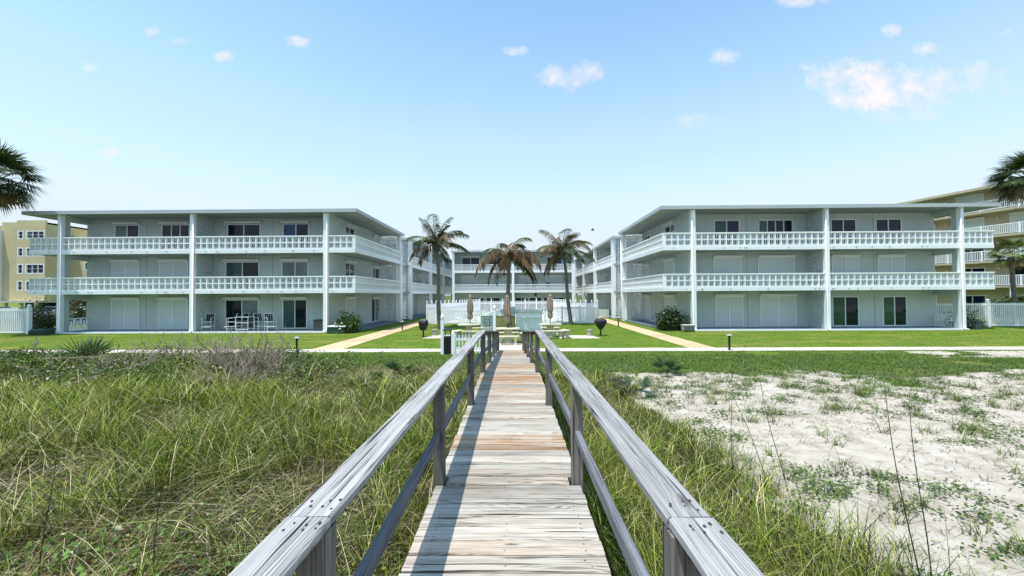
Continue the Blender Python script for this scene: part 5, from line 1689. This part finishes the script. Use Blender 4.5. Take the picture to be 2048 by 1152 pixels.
bush('dense wide dark shrub in front of the right corner column', X(1346, 27), 27.3, 2.5, 1.8, 1.6, 2600, .13, [(.035, .07, .018), (.02, .04, .012), (.08, .13, .03)], [4, 4, 1.3], 22)
bush('dark green tall bush at the far left behind the ribbed box', X(83, 28), 28, 2.4, 2.2, 2.35, 3600, .10, [(.04, .07, .02), (.02, .04, .012), (.10, .11, .04)], [4, 4, 1], 23)
bush('purplish small leaved shrub beside the last column on the right', X(1962, 27.6) - 1.2, 27.6, 2.6, 1.4, 1.45, 2200, .07, [(.045, .04, .03), (.03, .05, .02), (.09, .07, .06)], [4, 3, 2], 24)
bush('dusty palm-like bush seen through the left end wall opening', X(150, 36), 36, 3.4, 2.5, 2.6, 2600, .16, [(.10, .11, .04), (.05, .06, .02), (.2, .18, .08)], [3, 3, 1], 25)
# hedges beyond, filling the gaps by the fences
for (a, b_, w, h, lb, sd) in ((50, 41, 7, 2.0, 'green hedge beyond the white fence on the right', 31), (43, 47, 6, 2.4, 'green hedge left of the small cabbage palm, beyond the right fence', 32), (-62, 62, 9, 3.0, 'green hedge in front of the yellow building', 33)):
    bush(lb, a, b_, w, 3, h, 2400, .3, [(.05, .09, .02), (.03, .06, .015), (.10, .13, .04)], [4, 3, 1.2], sd)

# saw palmettos on the dune
def palmetto(label, x, y, R, n, seed, col=(.06, .10, .04), up=.9):
    g = random.Random(seed); z = float(gz_(x, y))
    root = thing('palmetto', label, 'palmetto', (x, y, z))
    for k in range(n):
        az = 2.4 * k + g.uniform(-.4, .4); el = up - .8 * k / n + g.uniform(-.15, .2)
        d = Vector((math.cos(az) * math.cos(el), math.sin(az) * math.cos(el), math.sin(el)))
        c0 = Vector((x, y, z)); c1 = c0 + d * R * g.uniform(.35, .55)
        V, T, C = [], [], []
        cc = np.array(col) * g.uniform(.8, 1.4)
        s_ = d.cross(Vector((0, 0, 1))).normalized() * .008
        V += [c0 - s_, c0 + s_, c1 + s_, c1 - s_]; C += [cc] * 4; T += [(0, 1, 2), (0, 2, 3)]
        fan_leaf((V, T, C), c1, d, R * .6, g, cc, 18, 2.0, .15, .035)
        soup('frond', [tuple(q) for q in V], T, np.array(C), 'frond_mat', root, (x, y, z))
palmetto('spiky fan palmetto on the left dune in front of the cross walk', X(178, 11.2), 11.2, 1.15, 8, 41, (.05, .085, .035), 1.3)
palmetto('dark palmetto clump left of the boardwalk by the sand patch', X(790, 10.3), 10.3, .75, 10, 42, (.035, .075, .02), .8)
palmetto('small palmetto right of the boardwalk at the edge of the sand', X(1332, 10.8), 10.8, .6, 9, 43, (.04, .08, .025), 1.0)
palmetto('pale palmetto fan low in the grass left of the boardwalk', X(1270, 8.6), 8.6, .5, 6, 44, (.07, .11, .05), .9)

# dead twiggy shrubs
def dead_shrub(label, x, y, w, h, n, seed):
    g = random.Random(seed); z = float(gz_(x, y)) - .02
    root = thing('dead_shrub', label, 'dead shrub', (x, y, z))
    mb = MB()
    def grow(p, d, L, r, lv):
        pts = [p]; m = 4
        for i in range(m):
            d = (d + Vector((g.uniform(-.32, .32), g.uniform(-.32, .32), g.uniform(-.16, .22)))).normalized()
            pts.append(pts[-1] + d * L / m)
        mb.tube(pts, [r * (1 - .7 * i / m) for i in range(m + 1)], 4, cap=False)
        if lv > 0:
            for _ in range(g.choice([3, 4, 5])):
                j = g.randrange(1, m + 1)
                nd = (d + Vector((g.uniform(-1, 1), g.uniform(-1, 1), g.uniform(-.2, .8)))).normalized()
                grow(pts[j], nd, L * g.uniform(.35, .65), r * .55, lv - 1)
    for i in range(n):
        a = g.uniform(0, 6.28); q = g.uniform(0, w * .38)
        p = Vector((x + math.cos(a) * q, y + math.sin(a) * q * .7, z))
        d = Vector((math.cos(a) * g.uniform(.2, 1.0), math.sin(a) * g.uniform(.2, .9), g.uniform(.5, 1.2))).normalized()
        grow(p, d, h * g.uniform(.6, 1.15), .019, 2)
    part('branches', mb, 'twig', root)
dead_shrub('largest tangle of bare grey twigs, nearest the boardwalk on the left dune', X(500, 9.6), 9.6, 2.3, .80, 60, 51)
dead_shrub('bare grey twigs in the middle of the left dune behind the tall grass', X(400, 11.2), 11.2, 2.6, .80, 36, 52)
dead_shrub('low brown brushwood tangle in front of the grey twigs on the left dune', X(455, 8.3), 8.3, 2.4, .50, 40, 55)
dead_shrub('brushwood at the foot of the fan palmetto on the left dune', X(215, 9.4), 9.4, 2.6, .55, 26, 56)
dead_shrub('thin pale bare twigs at the left beside the fan palmetto', X(255, 12.0), 12.0, 1.7, .75, 10, 53)
dead_shrub('sparse bare twigs at the left edge of the dune', X(70, 12.4), 12.4, 2.6, .6, 10, 54)
# creeping branches on the dune
def stick(label, pts, r, mat='twig', name='branch', cat='branch', group=None):
    P = [Vector((a, b_, float(gz_(a, b_)) + c_)) for a, b_, c_ in pts]
    mb = MB(); mb.tube(P, [r * (1 - .6 * i / (len(P) - 1)) for i in range(len(P))], 6)
    o = part(name, mb, mat, None, tuple(P[0]))
    tag(o, label, cat, group)
stick('long bare curved branch lying across the left dune', [(X(120, 7.6), 7.6, .25), (X(200, 8.2), 8.2, .35), (X(290, 9), 9.0, .45), (X(330, 9.6), 9.6, .5)], .016)
stick('leaning bare branch by the twigs at the left', [(X(90, 9.4), 9.4, .5), (X(200, 9.8), 9.8, .55), (X(300, 10.6), 10.6, .75)], .014)

# tall dry flower stalks
def stalk(label, b0, t0, Y, kink=0):
    xb = X(b0[0], Y); xt = X(t0[0], Y); zt = EYE - (t0[1] - 588) * Y / F
    zb = float(gz_(xb, Y))
    root = thing('grass_stalk', label, 'grass stalk', (xb, Y, zb), None)
    mb = MB(); P = []
    for i in range(8):
        t = i / 7
        P.append((xb + (xt - xb) * t + .015 * math.sin(t * 5 + b0[0]), Y + .03 * t, zb + (zt - zb) * t))
    mb.tube(P, [.0048 - .003 * i / 7 for i in range(8)], 5)
    part('stem', mb, 'dark_stalk', root)
    g = random.Random(int(b0[0])); mb = MB()
    for i in range(10):
        t = .30 + .7 * i / 10; p = Vector(P[0]).lerp(Vector(P[-1]), t); a = g.uniform(0, 6.28)
        e = p + Vector((math.cos(a) * .03, math.sin(a) * .03, .04))
        mb.tube([p, e], [.0022, .001], 4)
    part('seed_head', mb, 'dark_stalk', root, stuff=True)
stalk('tallest thin dark stalk standing on the right sand', (1830, 1180), (1772, 780), 2.75)
stalk('thin reddish stalk just right of the tallest stalk', (1848, 1180), (1824, 812), 2.85)
stalk('leaning dark stalk in the grass at the edge of the sand', (1566, 967), (1519, 756), 4.4)
stalk('slim stalk nearest the sand edge left of the leaning stalk', (1532, 950), (1457, 768), 4.6)
stalk('upright slim stalk at the left of the stalk group on the right', (1461, 960), (1461, 740), 4.7)
stalk('short curved dark stalk near the bottom of the picture right of the rail', (1724, 1180), (1735, 1045), 2.5)
stalk('slender stalk rising from the grass against the right lawn', (1448, 800), (1500, 668), 8.5)
stalk('dark weed stalk at the bottom left of the dune', (85, 1180), (105, 900), 2.7)
stalk('thin dark stalk among the grass left of the near rail joint', (310, 1170), (318, 960), 2.6)

# ------------------------------------------------------------------ grasses and ground cover
def inview(x, y, m=1.0): return np.abs(x) < 1.33 * y + m
def scatter(n, x0, x1, y0, y1, mask):
    x = rng.uniform(x0, x1, n); y = rng.uniform(y0, y1, n)
    k = mask(x, y) & inview(x, y)
    return x[k], y[k]
def offdeck(x, y, m=.62): return np.abs(x - (-14.0 / F * y - .01)) > m
G_A = [(.15, .215, .025), (.065, .11, .013), (.33, .37, .06), (.62, .55, .29), (.014, .027, .006)]
G_W = [3.2, 3, 1.6, 1.5, 2.8]
def tufts(x, y, per, hmin, hmax, rad, w, lean=(.25, 1.1), cols=G_A, wts=G_W, droop=(.05, .45)):
    n = len(x)
    sc = rng.uniform(.7, 1.25, n)
    X_ = np.repeat(x, per) + rng.normal(size=n * per) * rad
    Y_ = np.repeat(y, per) + rng.normal(size=n * per) * rad
    k = offdeck(X_, Y_, .60) & (Y_ > .3)
    S = np.repeat(sc, per)[k]; X_ = X_[k]; Y_ = Y_[k]
    tcol = np.repeat(rng.uniform(.55, 1.35, (n, 1)), per, 0)[k]
    m = len(X_)
    pos = np.stack([X_, Y_, gz_(X_, Y_) - .02], 1)
    c_ = pal(m, cols, wts) * tcol
    tip = c_ * 1.2 + np.array([.02, .018, .004])
    return blades(pos, rng.uniform(hmin, hmax, m) * S, rng.uniform(.6, 1.4, m) * w, rng.uniform(*lean, m), rng.uniform(*droop, m), c_, 3, tipcol=tip)
# left dune: arching bunch grass
B = []
for (n, y0, y1, per, w, h0, h1) in ((420, .7, 3.2, 36, .0048, .30, .72), (1050, 3.0, 7.0, 26, .0075, .28, .76), (1200, 6.5, 11.5, 18, .013, .22, .66)):
    x, y = scatter(int(n * 2.2), -15, -.62, y0, y1, lambda x, y: (fbm(x, y, .9, 1) > .47) & ~((y > 9.0) & (x > -6.5)))
    x, y = x[:n], y[:n]
    B.append(tufts(x, y, per, h0, h1, .07, w))
    if y0 < 7:
        x, y = scatter(int(n * 1.5), -15, -.62, y0, y1, lambda x, y: np.ones(len(x), bool))
        x, y = x[:int(n * .8)], y[:int(n * .8)]
        B.append(tufts(x, y, 16, h0 * .6, h1 * .7, .16, w * .9, (.9, 2.4), [(.33, .28, .15), (.14, .10, .05), (.07, .05, .025), (.55, .50, .32), (.10, .15, .03), (.03, .05, .012)], [2.2, 2.5, 2, 1.4, 2, 2], (.3, .8)))
# right of the boardwalk, thinning over the sand
for (n, y0, y1, per, w, h0, h1, xm) in ((360, .7, 3.2, 32, .0045, .25, .60, 2.6), (560, 3.0, 7.5, 22, .007, .22, .55, 3.4), (420, 7, 11, 14, .012, .12, .35, 5)):
    def mk(x, y):
        e = 1.55 + np.clip(4.5 - y, 0, 4) * .30 + (fbm(x, y, .7, 2) - .5) * 1.6
        return (x < e) | ((x < e + 1.0) & (rng.uniform(0, 1, len(x)) < .22))
    x, y = scatter(n * 4, .6, xm + 2, y0, y1, mk)
    x, y = x[:n], y[:n]
    B.append(tufts(x, y, per, h0, h1, .07, w, (.2, 1.1)))
    x, y = x[::3], y[::3]
    B.append(tufts(x, y, 12, h0 * .7, h1 * .7, .12, w * .9, (.9, 2.2), [(.33, .28, .15), (.22, .17, .08), (.15, .10, .05)], [3, 3, 2], (.3, .8)))
V, T, C = merge(*B)
def stuffobj(name, V, T, C, mat, label, cat):
    o = soup(name, V, T, C, mat); o['kind'] = 'stuff'; tag(o, label, cat); return o
stuffobj('dune_grass', V, T, C, 'blade', 'long arching green and straw grass covering the dune on both sides of the boardwalk', 'grass')

# dead thatch lying on the dune and dark litter on the sand
x, y = scatter(60000, -16, 3.6, .6, 11.5, lambda x, y: (x < -.62) | (x > .62) & (x < 1.9 + np.clip(4.5 - y, 0, 4) * .35))
k = rng.uniform(0, 1, len(x)) < np.clip(1.4 - y / 12, .2, 1); x, y = x[k], y[k]
n = len(x); pos = np.stack([x, y, gz_(x, y) + rng.uniform(0, .06, n)], 1)
b1 = blades(pos, rng.uniform(.05, .16, n) , rng.uniform(.003, .006, n) * (1 + y * .12), rng.uniform(1.5, 4, n), rng.uniform(.2, .9, n),
            pal(n, [(.30, .24, .14), (.18, .13, .07), (.10, .07, .04), (.42, .37, .26)], [3, 3, 2, 1.2]), 2)
x, y = scatter(30000, 1.4, 22, 1.2, 16, lambda x, y: (m_sand(x, y) > .5) & (fbm(x, y, 1.3, 5) > .36))
n = len(x); pos = np.stack([x, y, gz_(x, y) + .006], 1)
b2 = blades(pos, rng.uniform(.010, .03, n), rng.uniform(.0025, .006, n) * (1 + y * .16), rng.uniform(3, 11, n), rng.uniform(.5, 1, n),
            pal(n, [(.10, .075, .05), (.16, .11, .06), (.05, .05, .03), (.22, .17, .10)], [3, 3, 2, 1]), 2, ang=rng.normal(.35, .7, n))
V, T, C = merge(b1, b2)
stuffobj('dead_thatch', V, T, C, 'bits', 'dry straw and dark litter strewn over dune soil and sand', 'litter')

# leafy creeping ground cover
def clumps(nc, x0, x1, y0, y1, mask, per, rad):
    x, y = scatter(nc * 3, x0, x1, y0, y1, mask); x, y = x[:nc], y[:nc]
    X_ = np.repeat(x, per) + rng.normal(size=len(x) * per) * rad; Y_ = np.repeat(y, per) + rng.normal(size=len(x) * per) * rad * .7
    k = offdeck(X_, Y_, .62); return X_[k], Y_[k]
L_ = []
X_, Y_ = clumps(1100, -16, -.8, 2.6, 15.5, lambda x, y: (fbm(x, y, .5, 12) > .44) & (y < 15.6 - 2.2 * (x > -7.5)), 62, .22)
n = len(X_); pos = np.stack([X_, Y_, gz_(X_, Y_) + rng.uniform(.02, .20, n)], 1)
L_.append(leaves(pos, rng.uniform(.018, .042, n), pal(n, [(.10, .17, .02), (.17, .23, .035), (.05, .085, .012), (.24, .17, .06)], [4, 2.5, 3, .6]), .55))
X_, Y_ = clumps(420, 1.4, 24, 1.5, 12.5, lambda x, y: (fbm(x, y, .6, 14) > .56 - .022 * y), 70, .12)
n = len(X_); pos = np.stack([X_, Y_, gz_(X_, Y_) + rng.uniform(.005, .06, n)], 1)
L_.append(leaves(pos, rng.uniform(.02, .05, n), pal(n, [(.09, .15, .03), (.15, .20, .05), (.05, .09, .02)], [4, 2, 2.5]), .6))
# taller leafy scrub along the crest of the left dune
X_, Y_ = clumps(420, -17, -4.5, 8.0, 13.5, lambda x, y: (fbm(x, y, .6, 33) > .46), 70, .20)
n = len(X_); pos = np.stack([X_, Y_, gz_(X_, Y_) + rng.uniform(.03, .50, n) * (.5 + fbm(X_, Y_, 1.2, 35))], 1)
L_.append(leaves(pos, rng.uniform(.03, .07, n), pal(n, [(.09, .15, .02), (.15, .20, .035), (.035, .06, .012), (.16, .11, .05)], [4, 1.6, 4, 1]), .3))
# near bottom left bright creeper
X_, Y_ = clumps(46, -3.6, -1.7, 1.5, 3.0, lambda x, y: (fbm(x, y, 1.1, 19) > .46), 14, .13)
n = len(X_); pos = np.stack([X_, Y_, gz_(X_, Y_) + rng.uniform(.08, .26, n)], 1)
L_.append(leaves(pos, rng.uniform(.03, .06, n), pal(n, [(.15, .25, .04), (.09, .17, .025)], [1, 1]), .5))
V, T, C = merge(*L_)
stuffobj('creeping_plants', V, T, C, 'leaf', 'small leaved creeping plants between the grass tufts and over the sand', 'ground cover')

# green tufts standing singly on the right sand
x, y = scatter(900, 1.8, 20, 1.8, 11.5, lambda x, y: (m_sand(x, y) > .5) & (fbm(x, y, .8, 15) > .43))
x, y = x[:800], y[:800]
B = [tufts(x, y, 24, .08, .32, .045, .009, (.4, 1.5), [(.12, .18, .05), (.08, .13, .04), (.26, .28, .12), (.30, .22, .12)], [4, 3, 1.5, 1])]
V, T, C = merge(*B)
stuffobj('sand_tufts', V, T, C, 'blade', 'separate tufts of short green grass rooted in the pale sand', 'grass')

# coarse turf band on the right and rough edge on the left
def turfmask(x, y): return (m_lawn(x, y) > .38) & (fbm(x, y, .8, 16) > .30)
x, y = scatter(150000, .62, 25, 8.8, 17.25, turfmask)
x2, y2 = scatter(90000, -27, -1.0, 11.8, 17.25, lambda x, y: (m_lawn(x, y) > .3) | (fbm(x, y, .6, 18) > .5))
x = np.concatenate([x, x2]); y = np.concatenate([y, y2]); k = offdeck(x, y, .62); x, y = x[k], y[k]
n = len(x); pos = np.stack([x, y, gz_(x, y) - .01], 1)
V, T, C = blades(pos, rng.uniform(.05, .15, n) * np.where(y > 16.2, .6, 1), rng.uniform(.008, .018, n), rng.uniform(.3, 1.5, n), rng.uniform(.0, .6, n),
                 pal(n, [(.09, .155, .03), (.055, .10, .02), (.15, .21, .06), (.24, .24, .11)], [4, 3, 2, .8]), 2)
stuffobj('coarse_turf', V, T, C, 'blade', 'coarse dark green turf between the sand and the cross walk', 'grass')
# mown lawn
def lawnok(x, y):
    j = (fbm(x, y, 3.0, 31) - .5) * .16
    k = ~((x > -9.46 + j) & (x < -8.04 + j)) & ~((x > 7.74 + j) & (x < 8.96 + j)) & ~((y > 17.30 + j * .6) & (y < 18.27 + j * .6)) & ~((x > -1.05) & (x < .4) & (y < 20.05))
    k &= ~((y > 26.5) & ((x < -10.2) | (x > 9.6)) & (x > -33) & (x < 30.2))
    return k & ~((y > 34.2) & (x > -8) & (x < 7))
x, y = scatter(190000, -44, 44, 16.6, 27.6, lawnok)
x2, y2 = scatter(50000, -11, 10, 27, 40, lawnok)
x = np.concatenate([x, x2]); y = np.concatenate([y, y2]); n = len(x)
pos = np.stack([x, y, gz_(x, y) - .005], 1)
dryp = ((fbm(x, y, .35, 22) > .52) & (np.abs(x) > 9) | (fbm(x, y, 1.1, 24) > .66))[:, None]
c_ = pal(n, [(.165, .275, .014), (.085, .17, .009), (.27, .34, .03)], [4, 3, 2], .2) * (.55 + .9 * fbm(x, y, .9, 23)[:, None])
c_ = np.where(dryp & (rng.uniform(0, 1, (n, 1)) < .6), np.array([.30, .25, .08]), c_)
V, T, C = blades(pos, rng.uniform(.025, .06, n), rng.uniform(.010, .022, n), rng.uniform(.2, 1.2, n), rng.uniform(0, .4, n), c_, 1)
stuffobj('lawn_grass', V, T, C, 'blade', 'bright mown lawn grass between the cross walk and the buildings', 'grass')
